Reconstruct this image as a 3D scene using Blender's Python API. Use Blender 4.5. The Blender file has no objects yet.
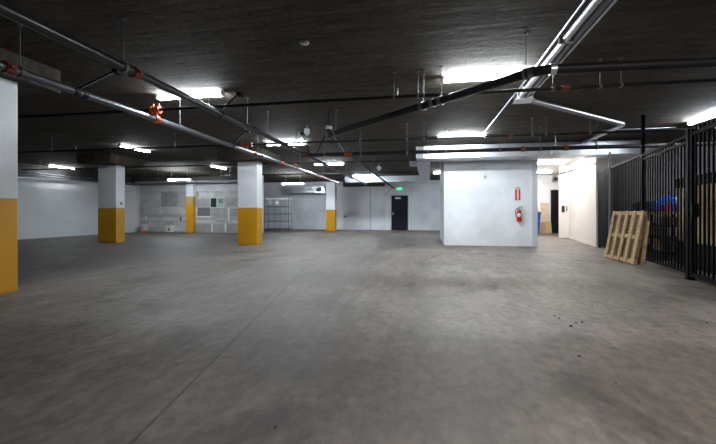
import bpy, math, random
from mathutils import Vector, Matrix
random.seed(7)
PI = math.pi
S = bpy.context.scene
COL = S.collection

# ------------------------------------------------------------------ camera
F_PX, HORIZON, YAW, EYE = 385.0, 213.6, math.radians(10.16), 1.0
cam = bpy.data.cameras.new('camera')
cam.sensor_fit = 'HORIZONTAL'; cam.sensor_width = 36.0
cam.lens = 36.0 * F_PX / 716.0
cam.shift_y = (HORIZON - 222.0) / 716.0
cam.clip_start = 0.05; cam.clip_end = 200
camo = bpy.data.objects.new('camera', cam); COL.objects.link(camo)
camo.location = (0, 0, EYE); camo.rotation_euler = (PI/2, 0, YAW)
S.camera = camo
S.view_settings.view_transform = 'Standard'; S.view_settings.look = 'None'
S.view_settings.gamma = 1.0; S.view_settings.use_curve_mapping = False
S.view_settings.exposure = 0.25
S.cycles.max_bounces = 8; S.cycles.diffuse_bounces = 5
S.cycles.use_denoising = True
S.cycles.sample_clamp_indirect = 6.0

CT, ST = math.cos(YAW), math.sin(YAW)
def ray(px, py):
    a = (px - 358.0) / F_PX; b = (HORIZON - py) / F_PX
    return Vector((-ST + a*CT, CT + a*ST, b))
def on_z(px, py, z):
    d = ray(px, py); return Vector((0, 0, EYE)) + d * ((z - EYE) / d.z)
def on_y(px, py, y):
    d = ray(px, py); return Vector((0, 0, EYE)) + d * (y / d.y)

# ------------------------------------------------------------------ materials
def mat(name, color, rough=0.6, metal=0.0, emit=None, estr=0.0, noise=None, bump=None, spec=0.5, alpha=None):
    m = bpy.data.materials.new(name); m.use_nodes = True
    nt = m.node_tree; N = nt.nodes; L = nt.links
    b = N['Principled BSDF']
    b.inputs['Base Color'].default_value = (*color, 1)
    b.inputs['Roughness'].default_value = rough
    b.inputs['Metallic'].default_value = metal
    b.inputs['Specular IOR Level'].default_value = spec
    if emit:
        b.inputs['Emission Color'].default_value = (*emit, 1)
        b.inputs['Emission Strength'].default_value = estr
    if noise:
        # noise = (scale vector, amount, detail)
        sc, amt, det = noise
        tc = N.new('ShaderNodeTexCoord'); mp = N.new('ShaderNodeMapping')
        mp.inputs['Scale'].default_value = sc
        nz = N.new('ShaderNodeTexNoise'); nz.inputs['Scale'].default_value = 1.0
        nz.inputs['Detail'].default_value = det; nz.inputs['Roughness'].default_value = 0.6
        L.new(tc.outputs['Object'], mp.inputs[0]); L.new(mp.outputs[0], nz.inputs['Vector'])
        cr = N.new('ShaderNodeValToRGB')
        cr.color_ramp.elements[0].position = 0.28; cr.color_ramp.elements[1].position = 0.72
        lo = [max(0, c*(1-amt)) for c in color]; hi = [min(1, c*(1+amt)) for c in color]
        cr.color_ramp.elements[0].color = (*lo, 1); cr.color_ramp.elements[1].color = (*hi, 1)
        L.new(nz.outputs['Fac'], cr.inputs[0]); L.new(cr.outputs[0], b.inputs['Base Color'])
        if bump:
            bp = N.new('ShaderNodeBump'); bp.inputs['Strength'].default_value = bump
            bp.inputs['Distance'].default_value = 0.02
            L.new(nz.outputs['Fac'], bp.inputs['Height']); L.new(bp.outputs[0], b.inputs['Normal'])
    return m

def floor_material():
    m = bpy.data.materials.new('worn_concrete'); m.use_nodes = True
    nt = m.node_tree; N = nt.nodes; L = nt.links; b = N['Principled BSDF']
    tc = N.new('ShaderNodeTexCoord')
    def noise(scale, det, dist=0.0, rough=0.6):
        mp = N.new('ShaderNodeMapping'); mp.inputs['Scale'].default_value = scale
        n = N.new('ShaderNodeTexNoise'); n.inputs['Scale'].default_value = 1; n.inputs['Detail'].default_value = det
        n.inputs['Roughness'].default_value = rough; n.inputs['Distortion'].default_value = dist
        L.new(tc.outputs['Object'], mp.inputs[0]); L.new(mp.outputs[0], n.inputs['Vector']); return n
    def ramp(src, p0, c0, p1, c1):
        r = N.new('ShaderNodeValToRGB'); e = r.color_ramp.elements
        e[0].position = p0; e[0].color = (*c0, 1); e[1].position = p1; e[1].color = (*c1, 1)
        L.new(src, r.inputs[0]); return r
    def mix(kind, fac, a, bb):
        x = N.new('ShaderNodeMix'); x.data_type = 'RGBA'; x.blend_type = kind
        x.inputs[0].default_value = fac
        L.new(a, x.inputs[6]); L.new(bb, x.inputs[7]); return x.outputs[2]
    base = ramp(noise((0.62, 0.42, 1), 9, 0.9, 0.68).outputs['Fac'], 0.32, (0.130, 0.110, 0.096), 0.70, (0.312, 0.278, 0.252))
    fine = ramp(noise((14, 9, 1), 8, 0, 0.72).outputs['Fac'], 0.25, (0.52, 0.51, 0.50), 0.75, (1.40, 1.39, 1.38))
    streak = ramp(noise((5.0, 0.5, 1), 5, 0.4).outputs['Fac'], 0.3, (0.80, 0.80, 0.80), 0.7, (1.14, 1.13, 1.12))
    stain = ramp(noise((1.1, 0.8, 1), 4, 0.8).outputs['Fac'], 0.32, (0.50, 0.47, 0.45), 0.46, (1, 1, 1))
    c = mix('MULTIPLY', 1, base.outputs[0], fine.outputs[0])
    c = mix('MULTIPLY', 1, c, streak.outputs[0])
    c = mix('MULTIPLY', 0.75, c, stain.outputs[0])
    spots = ramp(noise((4.5, 3.2, 1), 3, 0.5).outputs['Fac'], 0.25, (0.45, 0.42, 0.40), 0.33, (1, 1, 1))
    c = mix('MULTIPLY', 0.8, c, spots.outputs[0])
    # floor colour darker beyond the left column line, ragged edge
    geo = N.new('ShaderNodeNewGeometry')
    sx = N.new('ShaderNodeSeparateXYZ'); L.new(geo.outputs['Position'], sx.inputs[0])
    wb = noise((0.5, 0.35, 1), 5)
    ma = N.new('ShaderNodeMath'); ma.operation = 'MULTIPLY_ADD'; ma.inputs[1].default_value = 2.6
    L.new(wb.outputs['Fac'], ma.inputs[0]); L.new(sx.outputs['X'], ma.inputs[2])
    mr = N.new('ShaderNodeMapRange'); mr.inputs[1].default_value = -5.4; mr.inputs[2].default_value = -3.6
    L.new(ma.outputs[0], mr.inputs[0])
    left_tone = ramp(mr.outputs[0], 0.0, (0.56, 0.57, 0.60), 1.0, (1, 1, 1))
    c = mix('MULTIPLY', 1, c, left_tone.outputs[0])
    # saw-cut joint running away from the viewer
    p0 = on_z(136, 438, 0); p1 = on_z(271, 303, 0)
    d = (p1 - p0).normalized(); n = Vector((d.y, -d.x, 0))
    dot = N.new('ShaderNodeVectorMath'); dot.operation = 'DOT_PRODUCT'; dot.inputs[1].default_value = n
    L.new(geo.outputs['Position'], dot.inputs[0])
    wob = noise((3, 3, 1), 3)
    ad = N.new('ShaderNodeMath'); ad.operation = 'MULTIPLY_ADD'; ad.inputs[1].default_value = 0.02
    L.new(wob.outputs['Fac'], ad.inputs[0]); L.new(dot.outputs['Value'], ad.inputs[2])
    sb = N.new('ShaderNodeMath'); sb.operation = 'SUBTRACT'; sb.inputs[1].default_value = n.dot(p0) + 0.01
    L.new(ad.outputs[0], sb.inputs[0])
    ab = N.new('ShaderNodeMath'); ab.operation = 'ABSOLUTE'; L.new(sb.outputs[0], ab.inputs[0])
    jr = ramp(ab.outputs[0], 0.006, (0.55, 0.53, 0.51), 0.013, (1, 1, 1))
    c = mix('MULTIPLY', 1, c, jr.outputs[0])
    L.new(c, b.inputs['Base Color'])
    rr = N.new('ShaderNodeMapRange'); rr.inputs[3].default_value = 0.50; rr.inputs[4].default_value = 0.74
    L.new(base.inputs[0].links[0].from_socket, rr.inputs[0]); L.new(rr.outputs[0], b.inputs['Roughness'])
    b.inputs['Specular IOR Level'].default_value = 0.45
    bp = N.new('ShaderNodeBump'); bp.inputs['Strength'].default_value = 0.12; bp.inputs['Distance'].default_value = 0.01
    L.new(fine.inputs[0].links[0].from_socket, bp.inputs['Height']); L.new(bp.outputs[0], b.inputs['Normal'])
    return m

def ceiling_material():
    m = bpy.data.materials.new('board_formed_concrete'); m.use_nodes = True
    nt = m.node_tree; N = nt.nodes; L = nt.links; b = N['Principled BSDF']
    tc = N.new('ShaderNodeTexCoord')
    def noise(scale, det, dist=0.0):
        mp = N.new('ShaderNodeMapping'); mp.inputs['Scale'].default_value = scale
        n = N.new('ShaderNodeTexNoise'); n.inputs['Scale'].default_value = 1; n.inputs['Detail'].default_value = det
        n.inputs['Distortion'].default_value = dist; n.inputs['Roughness'].default_value = 0.65
        L.new(tc.outputs['Object'], mp.inputs[0]); L.new(mp.outputs[0], n.inputs['Vector']); return n
    a = noise((0.9, 7, 1), 6, 0.5); c = noise((0.5, 0.5, 1), 4); f = noise((7, 12, 4), 8, 1.2)
    def ramp(src, p0, c0, p1, c1):
        r = N.new('ShaderNodeValToRGB'); e = r.color_ramp.elements
        e[0].position = p0; e[0].color = (*c0, 1); e[1].position = p1; e[1].color = (*c1, 1)
        L.new(src, r.inputs[0]); return r.outputs[0]
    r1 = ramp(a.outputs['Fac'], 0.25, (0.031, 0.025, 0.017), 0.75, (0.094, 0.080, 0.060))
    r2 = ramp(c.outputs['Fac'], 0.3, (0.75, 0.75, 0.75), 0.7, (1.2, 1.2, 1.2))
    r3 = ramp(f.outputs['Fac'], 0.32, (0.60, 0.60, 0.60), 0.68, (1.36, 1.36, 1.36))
    x = N.new('ShaderNodeMix'); x.data_type = 'RGBA'; x.blend_type = 'MULTIPLY'; x.inputs[0].default_value = 1
    L.new(r1, x.inputs[6]); L.new(r2, x.inputs[7])
    y = N.new('ShaderNodeMix'); y.data_type = 'RGBA'; y.blend_type = 'MULTIPLY'; y.inputs[0].default_value = 1
    L.new(x.outputs[2], y.inputs[6]); L.new(r3, y.inputs[7])
    L.new(y.outputs[2], b.inputs['Base Color'])
    b.inputs['Roughness'].default_value = 0.85; b.inputs['Specular IOR Level'].default_value = 0.2
    ad = N.new('ShaderNodeMath'); ad.operation = 'MULTIPLY_ADD'; ad.inputs[1].default_value = 0.5
    L.new(f.outputs['Fac'], ad.inputs[0]); L.new(a.outputs['Fac'], ad.inputs[2])
    bp = N.new('ShaderNodeBump'); bp.inputs['Strength'].default_value = 0.28; bp.inputs['Distance'].default_value = 0.03
    L.new(ad.outputs[0], bp.inputs['Height']); L.new(bp.outputs[0], b.inputs['Normal'])
    return m

def block_paint(name, color, rough=0.55, joint=0.86, amt=0.06, bw=0.4, bh=0.2, mortar=0.008):
    """painted concrete block: faint running-bond joints"""
    m = bpy.data.materials.new(name); m.use_nodes = True
    nt = m.node_tree; N = nt.nodes; L = nt.links; b = N['Principled BSDF']
    tc = N.new('ShaderNodeTexCoord')
    sx = N.new('ShaderNodeSeparateXYZ'); L.new(tc.outputs['Object'], sx.inputs[0])
    ad = N.new('ShaderNodeMath'); ad.operation = 'ADD'
    L.new(sx.outputs['X'], ad.inputs[0]); L.new(sx.outputs['Y'], ad.inputs[1])
    cb = N.new('ShaderNodeCombineXYZ'); L.new(ad.outputs[0], cb.inputs['X']); L.new(sx.outputs['Z'], cb.inputs['Y'])
    br = N.new('ShaderNodeTexBrick'); br.inputs['Scale'].default_value = 1
    br.inputs['Brick Width'].default_value = bw; br.inputs['Row Height'].default_value = bh
    br.inputs['Mortar Size'].default_value = mortar; br.inputs['Mortar Smooth'].default_value = 0.6
    lo = [c*(1-amt) for c in color]; hi = [min(1, c*(1+amt)) for c in color]
    br.inputs['Color1'].default_value = (*lo, 1); br.inputs['Color2'].default_value = (*hi, 1)
    br.inputs['Mortar'].default_value = (*[c*joint for c in color], 1)
    L.new(cb.outputs[0], br.inputs['Vector'])
    nz = N.new('ShaderNodeTexNoise'); nz.inputs['Scale'].default_value = 1.3; nz.inputs['Detail'].default_value = 6
    L.new(tc.outputs['Object'], nz.inputs['Vector'])
    cr = N.new('ShaderNodeValToRGB'); e = cr.color_ramp.elements
    e[0].position = 0.3; e[0].color = (0.88, 0.88, 0.88, 1); e[1].position = 0.65; e[1].color = (1.05, 1.05, 1.05, 1)
    L.new(nz.outputs['Fac'], cr.inputs[0])
    x = N.new('ShaderNodeMix'); x.data_type = 'RGBA'; x.blend_type = 'MULTIPLY'; x.inputs[0].default_value = 1
    L.new(br.outputs['Color'], x.inputs[6]); L.new(cr.outputs[0], x.inputs[7]); L.new(x.outputs[2], b.inputs['Base Color'])
    b.inputs['Roughness'].default_value = rough
    bp = N.new('ShaderNodeBump'); bp.inputs['Strength'].default_value = 0.25; bp.inputs['Distance'].default_value = 0.01
    bp.invert = True
    L.new(br.outputs['Fac'], bp.inputs['Height']); L.new(bp.outputs[0], b.inputs['Normal'])
    return m

M = {}
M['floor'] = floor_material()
M['ceiling'] = ceiling_material()
M['darkcon'] = mat('dark_concrete', (0.055, 0.052, 0.048), 0.85, noise=((1.2, 1.2, 3), 0.3, 5), bump=0.2)
M['wall'] = block_paint('white_block_paint', (0.80, 0.82, 0.86), joint=0.94, amt=0.015)
M['corewall'] = block_paint('white_core_paint', (0.85, 0.875, 0.91), joint=0.97, amt=0.008)
M['leftwall'] = mat('pale_wall_paint', (0.74, 0.77, 0.79), 0.6, noise=((0.8, 0.8, 1.2), 0.07, 5))
M['hallwhite'] = mat('clean_white_paint', (0.86, 0.87, 0.88), 0.55)
M['hall'] = mat('warm_white_paint', (0.84, 0.80, 0.765), 0.55, noise=((1.1, 1.1, 1.1), 0.04, 4))
M['hallceil'] = mat('white_ceiling_paint', (0.78, 0.76, 0.72), 0.7)
M['cagewall'] = block_paint('grey_block_paint', (0.60, 0.61, 0.65), joint=0.85, amt=0.05)
M['block'] = block_paint('bare_grey_block', (0.40, 0.395, 0.38), 0.85, joint=1.12, amt=0.10)
M['blockdark'] = mat('dark_bare_block', (0.31, 0.30, 0.295), 0.85, noise=((3, 3, 5), 0.22, 6), bump=0.2)
M['blocklight'] = mat('pale_block_patch', (0.52, 0.52, 0.525), 0.8, noise=((2, 2, 4), 0.22, 6), bump=0.2)
M['ventgrey'] = mat('dark_grey_block', (0.13, 0.13, 0.137), 0.8, noise=((4, 4, 4), 0.15, 4))
M['mortar'] = mat('white_mortar_strip', (0.66, 0.67, 0.68), 0.8, noise=((4, 4, 4), 0.12, 5))
M['colwhite'] = mat('column_white_paint', (0.84, 0.86, 0.90), 0.5, noise=((1.5, 1.5, 1.5), 0.05, 5))
M['yellow'] = mat('safety_yellow_paint', (0.64, 0.31, 0.008), 0.45, noise=((2.5, 2.5, 2.0), 0.10, 6))
M['fadedyellow'] = mat('faded_yellow_paint', (0.42, 0.30, 0.10), 0.6, noise=((5, 5, 3), 0.25, 6))
M['blackpipe'] = mat('black_steel_pipe', (0.014, 0.014, 0.016), 0.5, 0.0, spec=0.22, noise=((3, 3, 3), 0.3, 4))
M['darkpipe'] = mat('dark_grey_pipe', (0.030, 0.032, 0.038), 0.30, 0.25, noise=((3, 3, 3), 0.25, 4))
M['greypipe'] = mat('grey_steel_pipe', (0.17, 0.18, 0.20), 0.30, 0.75, noise=((3, 3, 3), 0.2, 4))
M['galv'] = mat('galvanized_steel', (0.62, 0.64, 0.68), 0.30, 0.9, noise=((5, 5, 5), 0.12, 4))
M['duct'] = mat('galvanized_duct', (0.66, 0.69, 0.74), 0.34, 0.75, noise=((2.5, 2.5, 2.5), 0.12, 5))
M['red'] = mat('red_coupling', (0.20, 0.026, 0.014), 0.5)
M['orange'] = mat('orange_coupling', (0.75, 0.13, 0.035), 0.45)
M['rod'] = mat('zinc_rod', (0.50, 0.52, 0.55), 0.4, 0.6)
M['darkrod'] = mat('dull_hanger_rod', (0.16, 0.16, 0.17), 0.5, 0.5)
M['blackmetal'] = mat('black_fence_paint', (0.006, 0.006, 0.008), 0.55, spec=0.06)
M['darkpanel'] = mat('charcoal_panel', (0.011, 0.011, 0.015), 0.55, spec=0.1)
M['greymetal'] = mat('grey_metal', (0.36, 0.37, 0.40), 0.45, 0.4)
M['wood'] = mat('raw_pallet_wood', (0.50, 0.35, 0.19), 0.75, noise=((3, 3, 22), 0.28, 6), bump=0.1)
M['wooddark'] = mat('weathered_pallet_wood', (0.36, 0.25, 0.14), 0.8, noise=((3, 3, 20), 0.3, 6))
M['ply'] = mat('tan_plywood', (0.50, 0.37, 0.19), 0.6, noise=((2, 2, 9), 0.12, 5))
M['card'] = mat('brown_cardboard', (0.46, 0.31, 0.18), 0.8, noise=((4, 4, 4), 0.1, 3))
M['palewood'] = mat('pale_board', (0.72, 0.60, 0.44), 0.7, noise=((2, 2, 8), 0.1, 4))
M['doorpaint'] = mat('navy_black_door_paint', (0.007, 0.009, 0.018), 0.5, spec=0.2)
M['doorframe'] = mat('pale_frame_paint', (0.66, 0.69, 0.74), 0.45)
M['white'] = mat('white_enamel', (0.80, 0.81, 0.83), 0.4)
M['offwhite'] = mat('cream_plastic', (0.72, 0.71, 0.66), 0.5)
M['blackplastic'] = mat('black_plastic', (0.015, 0.015, 0.017), 0.45)
M['bluebin'] = mat('blue_plastic', (0.01, 0.10, 0.42), 0.4)
M['tarp'] = mat('blue_tarp', (0.02, 0.13, 0.55), 0.45, noise=((8, 8, 8), 0.3, 4), bump=0.4)
M['bluegrey'] = mat('dark_blue_fabric', (0.015, 0.03, 0.10), 0.8, noise=((8, 8, 8), 0.3, 4))
M['extred'] = mat('extinguisher_red', (0.62, 0.012, 0.015), 0.3)
M['signred'] = mat('sign_red', (0.60, 0.03, 0.05), 0.5)
M['signgreen'] = mat('sticker_green', (0.15, 0.42, 0.06), 0.5)
M['exitgreen'] = mat('lit_green_letters', (0.0, 0.4, 0.12), 0.5, emit=(0.0, 1.0, 0.30), estr=2.2)
M['exitglow'] = mat('lit_exit_panel', (0.5, 0.7, 0.6), 0.5, emit=(0.06, 0.9, 0.34), estr=0.75)
M['redlamp'] = mat('red_pilot_lamp', (0.6, 0.05, 0.05), 0.4, emit=(1.0, 0.10, 0.08), estr=2.5)
M['glassdark'] = mat('dark_window_glass', (0.03, 0.033, 0.037), 0.15)
M['glasslight'] = mat('light_window_glass', (0.36, 0.43, 0.42), 0.2)
M['leaf'] = mat('green_leaves', (0.03, 0.13, 0.035), 0.6)
M['rubber'] = mat('dark_debris', (0.02, 0.018, 0.016), 0.9)
TUBE = 260.0
M['tube'] = mat('lit_cool_tube', (0.9, 0.9, 0.9), 0.4, emit=(0.85, 0.93, 1.0), estr=TUBE)
M['tubedim'] = mat('lit_aged_tube', (0.9, 0.9, 0.9), 0.4, emit=(0.88, 0.95, 1.0), estr=TUBE*0.28)
M['tubesoft'] = mat('lit_softer_tube', (0.9, 0.9, 0.9), 0.4, emit=(0.85, 0.93, 1.0), estr=TUBE*0.68)
M['tubebright'] = mat('lit_new_tube', (0.9, 0.9, 0.9), 0.4, emit=(0.88, 0.95, 1.0), estr=TUBE*1.35)
M['tubeneutral'] = mat('lit_neutral_tube', (0.9, 0.9, 0.9), 0.4, emit=(1.0, 0.92, 0.84), estr=TUBE*2.1)
M['tubehall'] = mat('lit_weak_warm_tube', (0.9, 0.9, 0.9), 0.4, emit=(1.0, 0.95, 0.90), estr=TUBE*0.14)
M['tubewarm'] = mat('lit_warm_tube', (0.9, 0.9, 0.9), 0.4, emit=(1.0, 0.97, 0.94), estr=TUBE*0.85)

# ------------------------------------------------------------------ mesh builder
ORIGIN = {}
class MB:
    def __init__(self): self.v = []; self.f = []; self.s = []; self.mi = []
    def add(self, vs, fs, smooth=False, mi=0):
        k = len(self.v); self.v += [Vector(p) for p in vs]
        for f in fs: self.f.append([i + k for i in f]); self.s.append(smooth); self.mi.append(mi)
        return self
    def box(self, x0, x1, y0, y1, z0, z1, mi=0, bev=0.0):
        if bev > 0:
            return self.bbox(x0, x1, y0, y1, z0, z1, bev, mi)
        vs = [(x, y, z) for x in (x0, x1) for y in (y0, y1) for z in (z0, z1)]
        fs = [(0,1,3,2), (4,6,7,5), (0,4,5,1), (2,3,7,6), (0,2,6,4), (1,5,7,3)]
        return self.add(vs, fs, False, mi)
    def bbox(self, x0, x1, y0, y1, z0, z1, r, mi=0, mat4=None):
        import bmesh
        bm = bmesh.new(); bmesh.ops.create_cube(bm, size=1.0)
        for v in bm.verts:
            v.co = Vector(((x0+x1)/2 + v.co.x*(x1-x0), (y0+y1)/2 + v.co.y*(y1-y0), (z0+z1)/2 + v.co.z*(z1-z0)))
        bmesh.ops.bevel(bm, geom=bm.edges[:], offset=r, segments=2, profile=0.6, affect='EDGES')
        bm.verts.index_update()
        vs = [v.co.copy() for v in bm.verts]
        if mat4: vs = [mat4 @ v for v in vs]
        self.add(vs, [[v.index for v in f.verts] for f in bm.faces], False, mi); bm.free(); return self
    def obox(self, c, ax, ay, az, hx, hy, hz, mi=0):
        """box with own axes"""
        c = Vector(c); vs = [c + ax*sx*hx + ay*sy*hy + az*sz*hz for sx in (-1, 1) for sy in (-1, 1) for sz in (-1, 1)]
        fs = [(0,1,3,2), (4,6,7,5), (0,4,5,1), (2,3,7,6), (0,2,6,4), (1,5,7,3)]
        return self.add(vs, fs, False, mi)
    def cyl(self, p0, p1, r, n=12, r1=None, caps=True, mi=0):
        p0 = Vector(p0); p1 = Vector(p1); d = (p1 - p0).normalized()
        u = d.cross(Vector((0, 0, 1)) if abs(d.z) < 0.9 else Vector((1, 0, 0))).normalized(); w = d.cross(u)
        r1 = r if r1 is None else r1
        a = [p0 + (u*math.cos(2*PI*i/n) + w*math.sin(2*PI*i/n))*r for i in range(n)]
        b = [p1 + (u*math.cos(2*PI*i/n) + w*math.sin(2*PI*i/n))*r1 for i in range(n)]
        self.add(a + b, [(i, (i+1) % n, n + (i+1) % n, n + i) for i in range(n)], True, mi)
        if caps:
            self.add(a, [list(range(n))[::-1]], False, mi); self.add(b, [list(range(n))], False, mi)
        return self
    def tube(self, pts, r, n=12, bend=0.0, mi=0):
        """polyline tube with rounded corners"""
        P = [Vector(p) for p in pts]; Q = [P[0]]
        for i in range(1, len(P)-1):
            if bend > 0:
                a = P[i] + (P[i-1]-P[i]).normalized()*bend; b = P[i] + (P[i+1]-P[i]).normalized()*bend
                for k in range(7):
                    t = k/6; Q.append(a*(1-t)**2 + P[i]*2*t*(1-t) + b*t*t)
            else: Q.append(P[i])
        Q.append(P[-1])
        rings = []; up = None
        for i, q in enumerate(Q):
            d = (Q[min(i+1, len(Q)-1)] - Q[max(i-1, 0)]).normalized()
            if up is None: up = d.cross(Vector((0, 0, 1)) if abs(d.z) < 0.9 else Vector((1, 0, 0))).normalized()
            else: up = (up - d*up.dot(d)).normalized()
            w = d.cross(up)
            rings.append([q + (up*math.cos(2*PI*k/n) + w*math.sin(2*PI*k/n))*r for k in range(n)])
        vs = [p for rg in rings for p in rg]; fs = []
        for i in range(len(rings)-1):
            for k in range(n):
                fs.append((i*n+k, i*n+(k+1) % n, (i+1)*n+(k+1) % n, (i+1)*n+k))
        self.add(vs, fs, True, mi)
        self.add(rings[0], [list(range(n))[::-1]], False, mi); self.add(rings[-1], [list(range(n))], False, mi)
        return self
    def lathe(self, c, prof, n=20, axis='Z', mi=0):
        c = Vector(c); vs = []
        for r, h in prof:
            for k in range(n):
                t = 2*PI*k/n
                if axis == 'Z': vs.append(c + Vector((r*math.cos(t), r*math.sin(t), h)))
                elif axis == 'Y': vs.append(c + Vector((r*math.cos(t), h, r*math.sin(t))))
                else: vs.append(c + Vector((h, r*math.cos(t), r*math.sin(t))))
        fs = [(i*n+k, i*n+(k+1) % n, (i+1)*n+(k+1) % n, (i+1)*n+k) for i in range(len(prof)-1) for k in range(n)]
        self.add(vs, fs, True, mi)
        self.add(vs[:n], [list(range(n))[::-1]], False, mi); self.add(vs[-n:], [list(range(n))], False, mi)
        return self
    def prism(self, poly, h, mi=0):
        """poly: 3-D points; h: extrusion vector"""
        n = len(poly); P = [Vector(p) for p in poly]; Q = [p + Vector(h) for p in P]
        self.add(P + Q, [list(range(n))[::-1], list(range(n, 2*n))] + [(i, (i+1) % n, n+(i+1) % n, n+i) for i in range(n)], False, mi)
        return self
    def build(self, name, material, parent=None):
        me = bpy.data.meshes.new(name)
        if parent is not None: org = ORIGIN[parent.name]
        else:
            xs = [p.x for p in self.v]; ys = [p.y for p in self.v]; zs = [p.z for p in self.v]
            org = Vector(((min(xs)+max(xs))/2, (min(ys)+max(ys))/2, min(zs)))
        me.from_pydata([p - org for p in self.v], [], self.f)
        for p, sm, k in zip(me.polygons, self.s, self.mi): p.use_smooth = sm; p.material_index = k
        for mm in (material if isinstance(material, (list, tuple)) else [material]): me.materials.append(mm)
        import bmesh
        bm = bmesh.new(); bm.from_mesh(me); bmesh.ops.recalc_face_normals(bm, faces=bm.faces[:]); bm.to_mesh(me); bm.free()
        me.update()
        o = bpy.data.objects.new(name, me); COL.objects.link(o)
        if parent is not None: o.parent = parent
        else: o.location = org
        ORIGIN[o.name] = org
        return o

def tag(o, label=None, cat=None, group=None, kind=None):
    if label: o['label'] = label
    if cat: o['category'] = cat
    if group: o['group'] = group
    if kind: o['kind'] = kind
    return o
def thing(name, loc, label, cat, group=None):
    o = bpy.data.objects.new(name, None); o.empty_display_size = 0.2; COL.objects.link(o)
    o.location = loc; ORIGIN[o.name] = Vector(loc)
    return tag(o, label, cat, group)
def struct(name, mb, m): return tag(mb.build(name, m), kind='structure')
def copy_tree(o, loc=None, rotz=None, label=None, group=None):
    c = o.copy(); COL.objects.link(c); ORIGIN[c.name] = ORIGIN[o.name]
    if loc is not None: c.location = loc; ORIGIN[c.name] = Vector(loc)
    if rotz is not None: c.rotation_euler = (0, 0, rotz)
    if label: c['label'] = label
    if group: c['group'] = group
    for ch in list(o.children):
        d = ch.copy(); COL.objects.link(d); d.parent = c
        for g in list(ch.children):
            e = g.copy(); COL.objects.link(e); e.parent = d
    return c
def text_mesh(name, body, size, m, parent, loc, rot, depth=0.002, align='CENTER'):
    cu = bpy.data.curves.new(name, 'FONT'); cu.body = body; cu.size = size; cu.extrude = depth
    cu.align_x = align; cu.align_y = 'CENTER'
    t = bpy.data.objects.new(name, cu); COL.objects.link(t)
    dg = bpy.context.evaluated_depsgraph_get(); me = bpy.data.meshes.new_from_object(t.evaluated_get(dg))
    COL.objects.unlink(t); bpy.data.objects.remove(t)
    me.materials.clear(); me.materials.append(m)
    R = Matrix.Translation(Vector(loc) - ORIGIN[parent.name]) @ rot.to_4x4()
    me.transform(R); me.update(); me.name = name
    o = bpy.data.objects.new(name, me); COL.objects.link(o); o.parent = parent; ORIGIN[o.name] = ORIGIN[parent.name]
    return o

# ------------------------------------------------------------------ setting
ZC = 3.0
XL, BLOCK_Y, BACK_Y = -15.5, 18.5, 23.4
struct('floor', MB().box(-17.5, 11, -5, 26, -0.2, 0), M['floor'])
struct('ceiling', MB().box(-17.5, 11, -5, 26, ZC, ZC+0.25), M['ceiling'])
# left wall: painted part with a rising top edge, bare concrete above it
def ztop(y): return 2.34 + (y - 11.9)*0.034
struct('wall_left', MB().prism([(XL, -5, 0), (XL, BLOCK_Y, 0), (XL, BLOCK_Y, ztop(BLOCK_Y)), (XL, -5, ztop(-5))], (-0.2, 0, 0)), M['leftwall'])
struct('trim_left', MB().prism([(XL, -5, ztop(-5)-0.0), (XL, BLOCK_Y, ztop(BLOCK_Y)), (XL, BLOCK_Y, ztop(BLOCK_Y)+0.07), (XL, -5, ztop(-5)+0.07)], (0.06, 0, 0)), M['greymetal'])
struct('wall_left_upper', MB().prism([(XL-0.25, -5, 1.7), (XL-0.25, BLOCK_Y, 1.7), (XL-0.25, BLOCK_Y, ZC), (XL-0.25, -5, ZC)], (-0.2, 0, 0)), M['darkcon'])

# bare block wall at the back left, with painted-over patches laid out course by course
def bx(px): return on_y(px, 210, BLOCK_Y).x
def bz(px, py): return on_y(px, py, BLOCK_Y).z
wall_bx1 = bx(262)
struct('wall_back_left', MB().box(XL-0.2, wall_bx1, BLOCK_Y, BLOCK_Y+0.2, 0, ZC), M['block'])
patch = MB()
def pt(x0, y0, x1, y1, mi):
    d = 0.006 + 0.002*mi
    patch.box(bx(x0), bx(x1), BLOCK_Y-d, BLOCK_Y+0.001, bz((x0+x1)/2, y1), bz((x0+x1)/2, y0), mi)
for p in [(136, 184, 262, 191, 1), (140, 192, 160, 206.5, 0), (160, 191.5, 178, 206.5, 2), (144, 207, 188, 214, 1), (140, 217, 186, 221, 1),
          (160, 193, 160.8, 207, 3), (138.5, 190, 141, 206, 1), (176, 193, 178, 206, 1), (145, 216, 147, 221, 3), (180, 216, 181.5, 224, 1),
          (194.5, 192, 199.5, 197, 2), (199.5, 192, 200.5, 198, 3), (201, 192.5, 214, 197, 0), (194, 198.5, 210, 206.8, 2),
          (226.5, 197.5, 238, 206.5, 2), (197.5, 207.5, 210, 216, 4), (197.2, 216, 211, 217.2, 3), (196.8, 207.5, 198, 217, 3),
          (211, 208.5, 228, 219.5, 2), (215, 219, 230, 221.5, 1), (228, 208, 229.5, 220.5, 3), (230, 209, 237, 216, 2),
          (194.5, 220.5, 238, 222.5, 1), (211.5, 223.5, 212.6, 232, 3), (225, 223.5, 226, 232, 3), (195, 224, 211, 232, 2), (213, 224, 224, 232, 2),
          (227, 224, 237, 231.5, 2), (194, 216.5, 196, 220, 3), (232, 196.5, 237, 198, 1), (147, 222, 165, 231, 0), (174, 222, 186, 231, 0)]:
    pt(*p)
tag(patch.build('wall_back_left_patches', [M['blocklight'], M['blocklight'], M['blockdark'], M['mortar'], M['ventgrey']]), kind='structure')
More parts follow.
